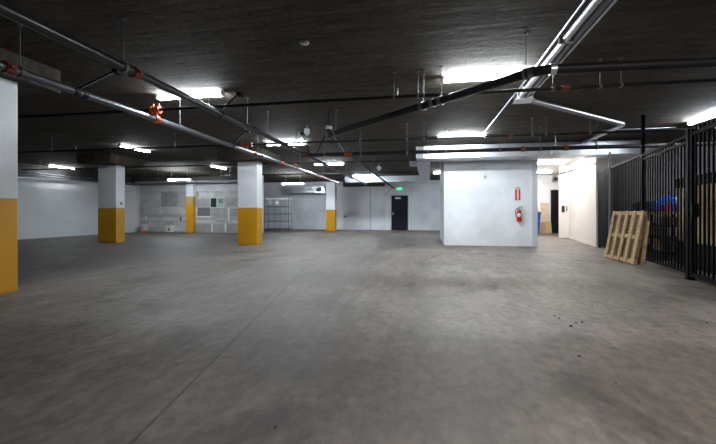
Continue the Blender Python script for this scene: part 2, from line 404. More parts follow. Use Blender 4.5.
# white pilaster where the block wall meets the left wall
struct('trim_1', MB().box(XL, bx(137.5)+0.12, BLOCK_Y-0.08, BLOCK_Y, 0, 2.55), M['leftwall'])
struct('trim_2', MB().box(XL, wall_bx1, BLOCK_Y-0.25, BLOCK_Y, 2.74, ZC), M['darkcon'])
struct('wall_return', MB().box(-12.2, -12.0, BLOCK_Y+0.2, BACK_Y, 0, ZC), M['wall'])
struct('wall_back', MB().box(-12.2, 3.3, BACK_Y, BACK_Y+0.2, 0, ZC), M['wall'])
DX0, DX1 = -2.12, -1.12
pil = MB()
px0 = on_y(385, 210, BACK_Y-0.15).x; px1 = on_y(409.8, 210, BACK_Y-0.15).x
pil.box(px0, DX0-0.06, BACK_Y-0.15, BACK_Y, 0, ZC).box(DX1+0.06, px1+0.02, BACK_Y-0.15, BACK_Y, 0, ZC).box(DX0-0.06, DX1+0.06, BACK_Y-0.15, BACK_Y, 2.13, ZC)
struct('wall_back_door_surround', pil, M['corewall'])
struct('trim_back_beam', MB().box(-5.0, px0-0.02, BACK_Y-0.6, BACK_Y, 2.66, ZC), M['darkcon'])
struct('wall_behind_viewer', MB().box(-17.5, 11, -5.2, -5, 0, ZC), M['darkcon'])
# the enclosed white core
CX0, CX1, CY0, CY1 = 0.526*12.05, 3.28, 12.45, 16.2
CX0 = on_y(444, 240, CY0).x
struct('wall_core', MB().box(CX0, CX1, CY0, CY1, 0, ZC).box(CX1-1.0, CX1, CY1, 21.0, 0, ZC), M['corewall'])
struct('trim_core_corner', MB().box(CX1-0.13, CX1+0.015, CY0-0.015, CY0+0.12, 0, ZC), M['doorframe'])
# bright corridor right of the core
HX0, HY0, HX1, HY1 = 4.98, 12.6, 5.65, 16.8
struct('wall_hall_right', MB().prism([(HX0, HY0, 0), (HX1, HY1, 0), (5.32, 17.0, 0), (5.9, 17.6, 0), (6.6, 17.6, 0), (6.4, HY0, 0)], (0, 0, ZC)), M['hall'])
struct('wall_hall_back', MB().box(CX1-1.0, 9, 21.0, 21.2, 0, ZC), M['hallwhite'])
struct('wall_hall_left', MB().box(CX1, CX1+0.02, CY0+0.125, 21.0, 0, ZC-0.04), M['hallwhite'])
struct('ceiling_hall', MB().prism([(CX1+0.02, CY0+0.125, ZC-0.04), (HX0, HY0, ZC-0.04), (HX1, HY1, ZC-0.04), (9, 17.6, ZC-0.04), (9, 21, ZC-0.04), (CX1+0.02, 21, ZC-0.04)], (0, 0, 0.039)), M['hallceil'])
hc = MB()
a0 = Vector((HX0, HY0, 0)); a1 = Vector((HX1, HY1, 0)); hd = (a1-a0).normalized(); hn = Vector((-hd.y, hd.x, 0))
# storage-cage shell
struct('wall_cage_back', MB().box(6.39, 9.2, HY0+0.35, HY0+0.55, 0, ZC), M['cagewall'])
struct('wall_right', MB().box(9.0, 9.2, -5, HY0+0.35, 0, ZC), M['cagewall'])
struct('wall_hall_far_right', MB().box(9.0, 9.2, 17.6, 21.0, 0, ZC), M['hall'])

# doors
d1 = tag(MB().box(DX0, DX1, BACK_Y-0.10, BACK_Y-0.05, 0.01, 2.09).build('door_1', M['doorpaint']), kind='structure')
MB().box(DX0-0.06, DX0, BACK_Y-0.17, BACK_Y-0.03, 0, 2.13).box(DX1, DX1+0.06, BACK_Y-0.17, BACK_Y-0.03, 0, 2.13).box(DX0, DX1, BACK_Y-0.17, BACK_Y-0.03, 2.09, 2.13).build('door_frame', M['doorframe'], d1)
MB().box(DX0+0.06, DX0+0.11, BACK_Y-0.115, BACK_Y-0.10, 0.9, 1.1).cyl((DX0+0.085, BACK_Y-0.10, 1.0), (DX0+0.085, BACK_Y-0.17, 1.0), 0.012, 8).box(DX0+0.07, DX0+0.22, BACK_Y-0.18, BACK_Y-0.16, 0.985, 1.015).build('door_handle', M['galv'], d1)
MB().box(DX0+0.22, DX0+0.56, BACK_Y-0.106, BACK_Y-0.10, 1.88, 1.99).build('door_plate', M['white'], d1)
d2x0 = 6.17
d2 = tag(MB().box(d2x0, d2x0+0.95, 20.93, 20.985, 0.01, 2.2).build('door_2', M['darkpanel']), kind='structure')
MB().box(d2x0-0.05, d2x0, 20.92, 21.0, 0, 2.25).box(d2x0+0.95, d2x0+1.0, 20.92, 21.0, 0, 2.25).box(d2x0, d2x0+0.95, 20.92, 21.0, 2.2, 2.25).build('door_frame', M['doorframe'], d2)

# window in the block wall
wx0, wx1 = bx(210.3), bx(225.2); wz0, wz1 = bz(217, 208), bz(217, 197.3); wm = bx(217.6)
w1 = MB(); t_ = 0.045
w1.box(wx0, wx1, BLOCK_Y-0.05, BLOCK_Y-0.0, wz0, wz0+t_).box(wx0, wx1, BLOCK_Y-0.05, BLOCK_Y, wz1-t_, wz1)
for xa, xb in ((wx0, wx0+t_), (wm-0.035, wm+0.035), (wx1-t_, wx1)): w1.box(xa, xb, BLOCK_Y-0.05, BLOCK_Y, wz0+t_, wz1-t_)
w1 = tag(w1.build('window_1', M['blocklight']), kind='structure')
tag(MB().box(wx0+t_, wm-0.035, BLOCK_Y-0.02, BLOCK_Y-0.012, wz0+t_, wz1-t_).build('window_pane', M['glassdark'], w1), 'dark left window pane')
tag(MB().box(wm+0.035, wx1-t_, BLOCK_Y-0.02, BLOCK_Y-0.012, wz0+t_, wz1-t_).build('window_pane', M['glasslight'], w1), 'pale right window pane')
lf = MB()
for k in range(40):
    c = Vector((random.uniform(wm+0.07, wx1-t_-0.04), BLOCK_Y-0.022, random.uniform((wz0+wz1)/2-0.02, wz1-t_-0.03)))
    r = random.uniform(0.015, 0.04); a = random.uniform(0, PI)
    u = Vector((math.cos(a), 0, math.sin(a))); w = Vector((-math.sin(a), 0, math.cos(a)))
    lf.add([c-u*r*1.4, c+w*r*0.6, c+u*r*1.4, c-w*r*0.6, c+Vector((0, -0.006, 0))], [(0, 1, 4), (1, 2, 4), (2, 3, 4), (3, 0, 4)])
tag(lf.build('foliage', M['leaf'], w1), 'green leaves showing in the right pane', kind='stuff')

# ------------------------------------------------------------------ columns
def column(xr, y0, label, w=0.64, d=0.40, zt=2.69, yh=1.19, panel=(0.42, 0.55), yellow='yellow'):
    x0, x1, y1 = xr - w, xr, y0 + d
    t = thing('concrete_column', ((x0+x1)/2, (y0+y1)/2, 0), label, 'column', 'yellow-based columns')
    MB().bbox(x0, x1, y0, y1, yh, zt, 0.012).build('column_shaft', M['colwhite'], t)
    MB().bbox(x0, x1, y0, y1, 0, yh, 0.012).build('painted_base', M[yellow], t)
    if panel:
        MB().box(x0-panel[0], x1+panel[0], y0-panel[1], y1+panel[1], zt, ZC-0.001).build('drop_panel', M['ceiling'], t)
    return t
column(-5.20, 3.72, 'nearest yellow and white column, cut off by the left edge of the photo', panel=(0.15, 0.45))
c2 = column(-10.58, 11.62, 'wide yellow and white column whose front is in shade, before the pale left wall', w=0.72, panel=(0.3, 0.55))
MB().box(-10.581, -10.575, 11.80, 11.90, 1.31, 1.41).build('sticker', M['signgreen'], c2)
MB().box(-10.581, -10.575, 11.74, 11.96, 1.195, 1.26).build('notice_strip', M['white'], c2)
column(-5.38, 11.62, 'brightly lit yellow and white column standing in front of the wire rack', w=0.68)
column(-5.20, 21.5, 'small distant yellow and white column near the back wall', w=0.53, zt=2.83, yh=1.22, panel=None)
pl = thing('wall_pilaster', (-12.22, 18.37, 0), 'narrow column against the bare block wall, its yellow paint faded at the top', 'column', 'yellow-based columns')
MB().bbox(-12.42, -12.02, 18.24, 18.5, 1.9, ZC-0.27, 0.01).build('column_shaft', M['colwhite'], pl)
MB().bbox(-12.42, -12.02, 18.24, 18.5, 1.5, 1.9, 0.01).build('faded_band', M['fadedyellow'], pl)
MB().bbox(-12.42, -12.02, 18.24, 18.5, 0, 1.5, 0.01).build('painted_base', M['yellow'], pl)

# ------------------------------------------------------------------ fluorescent fixtures
def make_fixture(tube_mat, label, group):
    t = thing('fluorescent_light', (0, 0, 0), label, 'ceiling light', group)
    MB().box(-0.61, 0.61, -0.03, 0.03, -0.025, 0.0).prism([(-0.60, -0.03, -0.025), (-0.60, 0.03, -0.025), (-0.60, 0.0, -0.04)], (1.20, 0, 0)).build('housing', M['white'], t)
    for s in (-1, 1):
        MB().cyl((-0.585, s*0.034, -0.060), (0.585, s*0.034, -0.060), 0.013, 8, caps=False).build('tube', M[tube_mat], t)
        MB().box(s*0.585-0.012, s*0.585+0.012, -0.052, 0.052, -0.078, -0.02).build('end_cap', M['white'], t)
    return t
GL = 'fluorescent strip lights'
base_fix = None
def fixture(x, y, rot, label, z=ZC, kind='tube'):
    global base_fix
    if base_fix is None:
        base_fix = {}
    if kind not in base_fix:
        f = make_fixture(kind, label, GL); base_fix[kind] = f
        f.location = (x, y, z); f.rotation_euler = (0, 0, rot); ORIGIN[f.name] = Vector((x, y, z)); return f
    return copy_tree(base_fix[kind], (x, y, z), rot, label, GL)
def fx(px, py, z=2.92):
    p = on_z(px, py, z); return p.x, p.y
fixture(*fx(485, 80), 0, 'large bright strip light right of centre, behind the black diagonal drain pipe', kind='tubebright')
fixture(*fx(461.5, 138.5), 0, 'strip light above the duct in front of the white core wall', kind='tubebright')
fixture(2.9, -0.1, 0, 'strip light above the near right part of the floor', kind='tubeneutral')
fixture(*fx(190, 98), 0, 'bright strip light behind the two near sprinkler mains, upper left', kind='tubesoft')
fixture(*fx(287, 145), 0, 'strip light above the brightly lit column, crossed by the dark main')
fixture(*fx(329, 165), 0, 'strip light just beyond the hub where the pipes meet')
fixture(*fx(135, 149.7), PI/2, 'strip light above the shaded wide column, pointing away from the viewer', kind='tubedim')
fixture(*fx(218, 168), PI/2, 'strip light pointing away from the viewer, left of the brightly lit column', kind='tubedim')
p = fx(56, 168.3); fixture(XL+0.30, p[1], PI/2, 'dim distant strip light over the pale left wall', kind='tubedim')
def hung(px, py, z, rot, label):
    p = on_z(px, py, z - 0.06)
    f = fixture(p.x, p.y, rot, label, z=z)
    for s in (-0.4, 0.4):
        MB().cyl((p.x+s, p.y, z), (p.x+s, p.y, ZC), 0.008, 6).build('hanger_rod', M['rod'], f)
    return f
hung(179.5, 180, 2.62, 0, 'strip light hung in front of the bare block wall')
hung(293, 184, 2.60, 0, 'strip light hung in front of the wire rack at the back')
fixture(fx(365, 177.5)[0], 19.8, 0, 'strip light just in front of the galvanized duct, up and left of the exit sign')
p = fx(433, 173.5); fixture(p[0]+0.62, p[1], 0, 'strip light half hidden behind the left corner of the core')
fixture(5.62, 8.9, PI/2, 'strip light above the storage cage beyond the fence')
for x, y, l in ((4.38, 13.15, 'strip light at the mouth of the bright corridor'), (4.5, 15.6, 'strip light in the middle of the bright corridor'), (5.0, 18.9, 'strip light at the far end of the bright corridor')):
    fixture(x, y, 0, l, z=ZC-0.04, kind='tubehall' if y < 14 else 'tubewarm')

# ------------------------------------------------------------------ pipes
def hanger(parent, p, r, axis, m='darkrod', top=ZC):
    """threaded rod with a clevis ring round the pipe"""
    p = Vector(p); h = MB()
    rod = MB().cyl((p.x, p.y, p.z + r), (p.x, p.y, top), 0.005, 6).cyl((p.x, p.y, top-0.012), (p.x, p.y, top), 0.025, 8).build('hanger_rod', M[m], parent)
    n = 14; d = Vector(axis).normalized(); u = Vector((0, 0, 1)); w = d.cross(u).normalized(); u = w.cross(d)
    pts = [p + (u*math.cos(2*PI*k/n) + w*math.sin(2*PI*k/n))*(r+0.008) for k in range(n)]
    for k in range(n):
        a, b = pts[k], pts[(k+1) % n]
        h.add([a - d*0.016, b - d*0.016, b + d*0.016, a + d*0.016,
               a - d*0.016 + (a-p)*0.08, b - d*0.016 + (b-p)*0.08, b + d*0.016 + (b-p)*0.08, a + d*0.016 + (a-p)*0.08],
              [(0, 1, 2, 3), (4, 7, 6, 5), (0, 4, 5, 1), (3, 2, 6, 7)])
    h.build('clevis_ring', M[m], rod); return rod
def coupling(parent, p, r, axis, m='red'):
    """grooved coupling with two bolt lugs"""
    p = Vector(p); d = Vector(axis).normalized(); h = MB()
    h.cyl(p - d*0.045, p + d*0.045, r*1.28, 14)
    w = d.cross(Vector((0, 0, 1))).normalized()
    for s in (-1, 1): h.obox(p + w*s*r*1.4, d, w, Vector((0, 0, 1)), 0.03, r*0.35, r*0.35)
    return h.build('coupling', M[m], parent)
def clamp(parent, p, r, axis):
    p = Vector(p); d = Vector(axis).normalized(); h = MB()
    h.cyl(p - d*0.03, p + d*0.03, r*1.12, 14)
    return h.build('pipe_clamp', M['blackpipe'], parent)
def brace(parent, p, q, m='blackpipe'):
    h = MB().cyl(p, q, 0.016, 8); q = Vector(q); m = 'blackmetal' if m == 'blackpipe' else m
    h.box(q.x-0.04, q.x+0.04, q.y-0.05, q.y+0.05, q.z-0.06, q.z)
    return h.build('sway_brace', M[m], parent)
def sprinkler(parent, p, up=True):
    p = Vector(p); s = 1 if up else -1
    h = MB().cyl(p, p + Vector((0, 0, s*0.05)), 0.011, 8).cyl(p + Vector((0, 0, s*0.05)), p + Vector((0, 0, s*0.09)), 0.005, 6)
    h.cyl(p + Vector((0, 0, s*0.088)), p + Vector((0, 0, s*0.093)), 0.018, 10)
    h.cyl(p + Vector((0.014, 0, s*0.045)), p + Vector((0.004, 0, s*0.09)), 0.003, 5).cyl(p + Vector((-0.014, 0, s*0.045)), p + Vector((-0.004, 0, s*0.09)), 0.003, 5)
    return h.build('sprinkler_head', M['galv'], parent)

ZM = 2.5; RM = 0.047
XA, XB, XF = -2.04*1.5, -2.83*1.5, -1.30*1.5
YAX = Vector((0, 1, 0)); XAX = Vector((1, 0, 0))
def yA(px):       # depth along pipe A (or B) seen at picture column px
    a = (px-358)/F_PX; d = Vector((-ST + a*CT, CT + a*ST)); return d.y * XA / d.x
def yB(px):
    a = (px-358)/F_PX; d = Vector((-ST + a*CT, CT + a*ST)); return d.y * XB / d.x
# pipe A
A = thing('sprinkler_main', (XA, 0, ZM), 'dark upper sprinkler main running from the top left corner to the pipe hub', 'pipe')
MB().cyl((XA, -1.0, ZM), (XA, 19.5, ZM), RM, 16).build('pipe', M['darkpipe'], A)
for px in (123.5, 247.5, 268, 296, 334): hanger(A, (XA, yA(px), ZM), RM, YAX)
hanger(A, (XA, 14.5, ZM), RM, YAX); hanger(A, (XA, 17.5, ZM), RM, YAX)
coupling(A, (XA, yA(135.5), ZM), RM, YAX, 'red')
for px in (308, 335, 352): coupling(A, (XA, yA(px), ZM), RM, YAX, 'red')
y0 = yA(220); clamp(A, (XA, y0, ZM), RM, YAX); brace(A, (XA, y0, ZM+RM), (XA, y0+0.62, ZC))
y0 = yA(309); brace(A, (XA+0.03, y0-0.05, ZM+RM), (XA+0.02, y0-0.6, ZC))
# pipe B
B = thing('sprinkler_main', (XB, 0, ZM), 'shiny lower sprinkler main with orange fittings, left of the dark main', 'pipe')
MB().cyl((XB, -1.0, ZM), (XB, 18.4, ZM), RM*0.95, 16).build('pipe', M['greypipe'], B)
for px in (20, 180, 258, 300): hanger(B, (XB, yB(px), ZM), RM, YAX)
hanger(B, (XB, 15.5, ZM), RM, YAX)
coupling(B, (XB, yB(8), ZM), RM*1.05, YAX, 'red')
for px in (254, 256.5): coupling(B, (XB, yB(px)+ (0.25 if px > 255 else 0), ZM), RM, YAX, 'red')
for px in (282.4, 296, 322, 339): coupling(B, (XB, yB(px), ZM), RM, YAX, 'red')
y0 = yB(79); clamp(B, (XB, y0-0.05, ZM), RM, YAX); clamp(B, (XB, y0+0.07, ZM), RM, YAX); brace(B, (XB, y0, ZM+RM), (XB, y0+0.6, ZC))
y0 = yB(232.5); clamp(B, (XB, y0, ZM), RM, YAX); brace(B, (XB, y0, ZM+RM), (XB, y0+0.75, ZC))
# branch lines along X
ZB, RB = 2.65, 0.024
BR = [5.46, 8.60, 12.06, 15.4]
def branch(y, x0, x1, label, segs):
    t = thing('sprinkler_branch', (x0, y, ZB), label, 'pipe', 'sprinkler branch lines')
    segs(t, y); return t
def std_hangers(t, y, xs):
    for x in xs: hanger(t, (x, y, ZB), RB, XAX)
xD1 = on_y(566, 88, 5.46).x
b1 = thing('sprinkler_branch', (-9, BR[0], ZB), 'nearest thin cross pipe, spanning the garage past the orange valve', 'pipe', 'sprinkler branch lines')
MB().cyl((-10.5, BR[0], ZB), (4.5, BR[0], ZB), RB, 12).build('pipe', M['blackpipe'], b1)
yv = BR[0]
MB().cyl((XB, yv, ZM), (XB, yv, ZB+0.01), 0.035, 12).build('riser', M['orange'], b1)
coupling(b1, (XB, yv, ZM), RM*1.02, YAX, 'orange')
MB().cyl((XB-0.07, yv, ZB), (XB+0.07, yv, ZB), 0.05, 14).cyl((XB-0.075, yv, ZB), (XB-0.05, yv, ZB), 0.062, 14).cyl((XB+0.05, yv, ZB), (XB+0.075, yv, ZB), 0.062, 14).cyl((XB-0.05, yv, ZB+0.03), (XB-0.05, yv, ZB+0.1), 0.016, 8).cyl((XB+0.05, yv, ZB+0.03), (XB+0.05, yv, ZB+0.1), 0.016, 8).build('valve', M['orange'], b1)
coupling(b1, (xD1, yv, ZB), RB*1.15, XAX, 'red')
for px in (394, 418, 424, 600, 621, 553): hanger(b1, (on_y(px, 95, yv).x, yv, ZB), RB, XAX)
for px in (207, 394.5): sprinkler(b1, (on_y(px, 95, yv).x + 0.04, yv, ZB+RB))
b2 = thing('sprinkler_branch', (-9, BR[1], ZB), 'second thin cross pipe, passing above the brightly lit column', 'pipe', 'sprinkler branch lines')
MB().cyl((-15.0, BR[1], ZB), (7.5, BR[1], ZB), RB, 12).build('pipe', M['blackpipe'], b2)
yv = BR[1]
MB().cyl((XB, yv, ZM), (XB, yv, ZB), 0.03, 10).build('riser', M['red'], b2)
MB().cyl((XB-0.12, yv, ZB), (XB+0.12, yv, ZB), 0.042, 12).cyl((XB-0.14, yv, ZB), (XB-0.1, yv, ZB), 0.055, 12).cyl((XB+0.1, yv, ZB), (XB+0.14, yv, ZB), 0.055, 12).build('valve', M['red'], b2)
for px in (52, 112, 175, 360, 407, 424, 532, 546, 590): hanger(b2, (on_y(px, 140, yv).x, yv, ZB), RB, XAX)
for px in (76, 111, 175): sprinkler(b2, (on_y(px, 150, yv).x, yv, ZB+RB))
coupling(b2, (on_y(511, 137, yv).x, yv, ZB), RB*1.1, XAX, 'red')
b3 = thing('sprinkler_branch', (-9, BR[2], ZB), 'third thin cross pipe, just beyond the big cross main', 'pipe', 'sprinkler branch lines')
MB().cyl((-15.0, BR[2], ZB), (-0.55, BR[2], ZB), RB, 12).build('pipe', M['blackpipe'], b3)
MB().cyl((XB, BR[2], ZM), (XB, BR[2], ZB), 0.03, 10).build('riser', M['red'], b3)
for px in (40, 84, 163, 340, 374): hanger(b3, (on_y(px, 165, BR[2]).x, BR[2], ZB), RB, XAX)
sprinkler(b3, (on_y(64, 160, BR[2]).x, BR[2], ZB+RB))
b4 = thing('sprinkler_branch', (-9, BR[3], ZB), 'farthest thin cross pipe, in front of the bare block wall', 'pipe', 'sprinkler branch lines')
MB().cyl((-14.5, BR[3], ZB), (-0.55, BR[3], ZB), RB, 12).build('pipe', M['blackpipe'], b4)
for px in (158, 163, 171, 221, 226, 230, 272, 276): hanger(b4, (on_y(px, 175, BR[3]).x, BR[3], ZB), RB, XAX)
# big cross main
YC = 9.5
Cm = thing('sprinkler_cross_main', (0, YC, ZM), 'thick black cross main running right from the pipe hub in front of the ducts', 'pipe')
MB().cyl((XA, YC, ZM), (8.6, YC, ZM), RM, 16).build('pipe', M['blackpipe'], Cm)
MB().cyl((XA-0.1, YC, ZM), (XA+0.1, YC, ZM), 0.065, 14).cyl((XA, YC-0.1, ZM), (XA, YC+0.1, ZM), 0.066, 14).build('tee', M['red'], Cm)
MB().cyl((XF-0.1, YC, ZM), (XF+0.1, YC, ZM), 0.065, 14).cyl((XF, YC, ZM), (XF, YC+0.12, ZM), 0.066, 14).build('tee', M['red'], Cm)
for px in (325, 361, 407, 428, 446, 500, 540, 597): hanger(Cm, (on_y(px, 153, YC).x, YC, ZM), RM, XAX)
for px in (523, 566): coupling(Cm, (on_y(px, 148, YC).x, YC, ZM), RM, XAX, 'red')
xh = on_y(325.5, 155, YC).x
brace(Cm, (xh-0.25, YC, ZM+RM), (xh+0.15, YC-0.35, ZC)); brace(Cm, (XF-0.1, YC, ZM+RM), (xh+0.25, YC-0.6, ZC), 'greypipe')
# line from the tee back to the door wall
Fp = thing('sprinkler_line', (XF, YC, ZM), 'black pipe running from the right red tee back to the exit door wall', 'pipe')
MB().cyl((XF, YC+0.1, ZM), (XF, BACK_Y-0.15, ZM+0.02), RM*0.85, 14).build('pipe', M['blackpipe'], Fp)
for y in (11.0, 13.6, 16.5, 20.0): hanger(Fp, (XF, y, ZM-0.005), RM*0.85, YAX)
# drain pipe: 45 degree run, elbow, then along the bay
ZD, RD = 2.55, 0.052
q0 = on_z(329, 135, ZD); q1 = on_z(540, 69.8, ZD)
Dp = thing('drain_pipe', q0, 'black cast iron drain pipe crossing diagonally in front of the big strip light', 'pipe')
q2 = Vector((q1.x + 7.0, q1.y + 0.10, ZD - 0.10))
qt = Vector((q0.x - 0.03, q0.y + 0.02, ZD + 0.17))
MB().cyl((q0.x, q0.y, ZD+0.15), (q0.x, q0.y, ZC), 0.018, 8).build('support_rod', M['blackpipe'], Dp)
MB().tube([qt, Vector((q0.x, q0.y, ZD)), q1, q2], RD, 14, 0.16).build('pipe', M['blackpipe'], Dp)
dd = (q1-q0).normalized()
def dat(px):
    a = (px-358)/F_PX; d = Vector((-ST + a*CT, CT + a*ST)); e = q1-q0
    s = (q0.x*d.y - q0.y*d.x)/(e.y*d.x - e.x*d.y); return q0 + e*s
for px in (421.5, 432.5, 440.5, 532): 
    h = MB().cyl(dat(px)-dd*0.03, dat(px)+dd*0.03, RD*1.13, 14); h.build('no_hub_band', M['greypipe'], Dp)
h = MB().cyl(q1+Vector((0.10, 0, -0.002)), q1+Vector((0.16, 0, -0.002)), RD*1.15, 14); h.build('no_hub_band', M['galv'], Dp)
for px in (336, 423, 441.5, 526): hanger(Dp, dat(px), RD, dd, 'darkrod')
hanger(Dp, (q1.x+2.0, q1.y+0.03, ZD-0.03), RD, XAX)
MB().lathe((q0.x, q0.y, ZD-0.07), [(0.05, 0), (0.062, 0.01), (0.068, 0.05), (0.068, 0.12), (0.058, 0.15)], 16).build('cleanout_fitting', M['darkpipe'], Dp)
MB().lathe((q0.x, q0.y, ZD+0.08), [(0.058, 0.03), (0.066, 0.04), (0.066, 0.09), (0.058, 0.1)], 16).build('pipe_collar', M['galv'], Dp)

# conduits
ZE = 2.93
def conduit(name, pts, r, label, bend=0.1, m='galv', straps=()):
    t = thing(name, pts[0], label, 'conduit', 'galvanized conduits')
    MB().tube(pts, r, 12, bend).build('pipe', M[m], t)
    for p, ax in straps:
        p = Vector(p); d = Vector(ax).normalized(); w = d.cross(Vector((0, 0, 1))).normalized()
        MB().obox(p + Vector((0, 0, 0.0)), d, w, Vector((0, 0, 1)), 0.012, r*1.7, r*1.15).build('strap', M['greymetal'], t)
    return t
EX, EY, EX2, EY2 = 1.51, 6.75, 4.20, 9.18
conduit('electrical_conduit', [(EX, -2, ZE), (EX, EY, ZE), (EX2, EY2, ZE), (EX2, 11.3, ZE)], 0.041, 'widest of the bundled conduits running down from the top right', 0.16, straps=[((EX, 2.2, ZE), YAX), ((EX, 4.6, ZE), YAX), ((EX, 6.3, ZE), YAX)])
conduit('electrical_conduit', [(EX+0.088, -2, ZE), (EX+0.088, EY-0.03, ZE)], 0.034, 'dull conduit right beside the widest one in the overhead bundle', 0, m='greypipe')
conduit('electrical_conduit', [(EX+0.165, -2, ZE), (EX+0.165, EY-0.05, ZE)], 0.016, 'rightmost thin conduit of the overhead bundle', 0)
conduit('electrical_conduit', [(EX+0.06, EY+0.17, ZE), (EX2-0.07, EY2+0.08, ZE), (EX2-0.07, 11.3, ZE)], 0.020, 'thin conduit behind the widest one on its diagonal run to the right', 0.12, m='greypipe')
conduit('electrical_conduit', [(EX-0.085, -2, ZE+0.03), (EX-0.085, 6.2, ZE+0.03), (1.36, 9.6, ZE+0.03), (1.25, 10.0, ZE+0.03)], 0.011, 'thin wire-like conduit on the left of the bundle, leading to the light above the duct', 0.1, straps=[((EX-0.085, 3.0, ZE+0.03), YAX)])
jb = thing('junction_box', (EX+0.02, EY-0.02, ZC-0.13), 'galvanized junction box at the bend of the overhead conduits', 'junction box')
MB().bbox(EX-0.06, EX+0.20, EY-0.07, EY+0.18, ZC-0.118, ZC, 0.01).build('box', M['galv'], jb)
MB().bbox(EX-0.075, EX+0.215, EY-0.085, EY+0.195, ZC-0.13, ZC-0.118, 0.004).build('cover', M['galv'], jb)
# pipes above the left wall
for x, z, l in ((XL+0.12, 2.62, 'upper thin pipe on rods above the pale left wall'), (XL+0.20, 2.52, 'lower thin pipe on rods above the pale left wall')):
    t = thing('wall_pipe', (x, 0, z), l, 'pipe', 'pipes over the left wall')
    MB().cyl((x, -2, z), (x, 18.2, z), 0.022, 10).build('pipe', M['greypipe'], t)
    for y in (9, 11.2, 13.4, 15.6, 17.4): hanger(t, (x, y, z), 0.022, YAX)
gp = thing('wall_pipe', (XL+3, 18.1, 2.58), 'grey pipe along the top of the bare block wall', 'pipe')
MB().cyl((XL+0.4, 18.1, 2.55), (wall_bx1-0.1, 18.1, 2.60), 0.045, 12).build('pipe', M['greypipe'], gp)
for px in (158, 163, 221, 230): 
    x = on_y(px, 182, 18.1).x; hanger(gp, (x, 18.1, 2.55 + 0.05*(x-XL-0.4)/(wall_bx1-XL-0.5)), 0.045, XAX, top=ZC)
# conduit to cage light
conduit('electrical_conduit', [(4.0, 9.85, 2.95), (5.55, 9.85, 2.95)], 0.012, 'thin level conduit reaching the storage cage light', 0, straps=[((4.6, 9.85, 2.95), XAX)])

# ------------------------------------------------------------------ ducts
DY0, DY1, DZ0, DZ1 = 11.4, 12.1, 2.61, 2.97
dx0 = on_y(423.5, 155, DY0).x; dx1 = on_y(641, 152, DY0).x
D1 = thing('air_duct', (dx0, DY0, DZ0), 'long galvanized duct across the top of the white core wall', 'duct')
h = MB().box(dx0, dx1, DY0, DY1, DZ0, DZ1); h.build('duct_body', M['duct'], D1)
for x in (dx0+0.16, dx0+0.32, 2.15, 2.5, 2.62, 3.1, 4.0, 4.12, 4.8):
    MB().box(x-0.012, x+0.012, DY0-0.014, DY1+0.012, DZ0-0.014, DZ1+0.01).build('duct_flange', M['galv'], D1)
for x in (0.4, 1.5, 2.75, 4.5):
    MB().cyl((x, DY0-0.035, DZ0-0.02), (x, DY0-0.035, ZC), 0.006, 6).box(x-0.02, x+0.02, DY0-0.05, DY1+0.02, DZ0-0.035, DZ0-0.015).build('trapeze_hanger', M['rod'], D1)
D2 = thing('air_duct', (dx0, 13, DZ0), 'duct running back from the left end of the long duct', 'duct')
MB().prism([(dx0-0.22, DY0+0.05, DZ0+0.02), (dx0-0.01, DY0+0.0, DZ0), (dx0-0.01, DY1, DZ0), (dx0-0.22, DY1, DZ0+0.02)], (0, 0, 0.34)).build('duct_elbow', M['duct'], D2)
MB().box(dx0-0.22, dx0+0.20, DY1+0.02, 20.15, DZ0-0.02, DZ1-0.03).build('duct_body', M['duct'], D2)
for y in (12.8, 13.9, 15.0, 16.4, 18.2):
    MB().box(dx0-0.24, dx0+0.22, y-0.012, y+0.012, DZ0-0.035, DZ1-0.02).build('duct_flange', M['galv'], D2)
MB().box(dx0-0.48, dx0-0.23, 13.1, 13.45, DZ0+0.02, DZ0+0.16).build('side_takeoff', M['duct'], D2)
D3 = thing('air_duct', (-2, 20.5, 2.66), 'galvanized duct crossing the ceiling in front of the exit door', 'duct')
x3 = on_y(345, 178, 20.2).x
MB().box(x3, dx0+0.24, 20.2, 20.8, 2.68, 2.98).build('duct_body', M['duct'], D3)
for x in (-2.7, -1.9, -1.1, -0.55):
    MB().box(x-0.012, x+0.012, 20.185, 20.815, 2.665, 2.99).build('duct_flange', M['galv'], D3)
for x in (-2.4, -1.4, -0.3):
    MB().cyl((x, 20.17, 2.65), (x, 20.17, ZC), 0.007, 6).box(x-0.02, x+0.02, 20.16, 20.83, 2.645, 2.665).build('trapeze_hanger', M['rod'], D3)
D4 = thing('air_duct', (-5, 22.6, 2.2), 'silver duct with a black outlet on the back wall above the wire rack', 'duct')
x4a = on_y(284, 190, 22.5).x; x4b = on_y(324.5, 190, 22.5).x
MB().box(x4a, x4b, 22.5, 23.1, 2.26, 2.62).build('duct_body', M['duct'], D4)
xo = on_y(319, 190, 22.5).x
MB().box(xo-0.16, xo+0.14, 22.44, 22.52, 2.34, 2.56).build('outlet', M['blackplastic'], D4)
for x in (x4a+0.6, (x4a+x4b)/2, x4b-0.75):
    MB().box(x-0.012, x+0.012, 22.485, 23.115, 2.245, 2.635).build('duct_flange', M['galv'], D4)
for x in (x4a+0.5, x4b-0.3):
    MB().cyl((x, 22.47, 2.25), (x, 22.47, ZC), 0.007, 6).box(x-0.02, x+0.02, 22.46, 23.1, 2.235, 2.255).build('trapeze_hanger', M['rod'], D4)

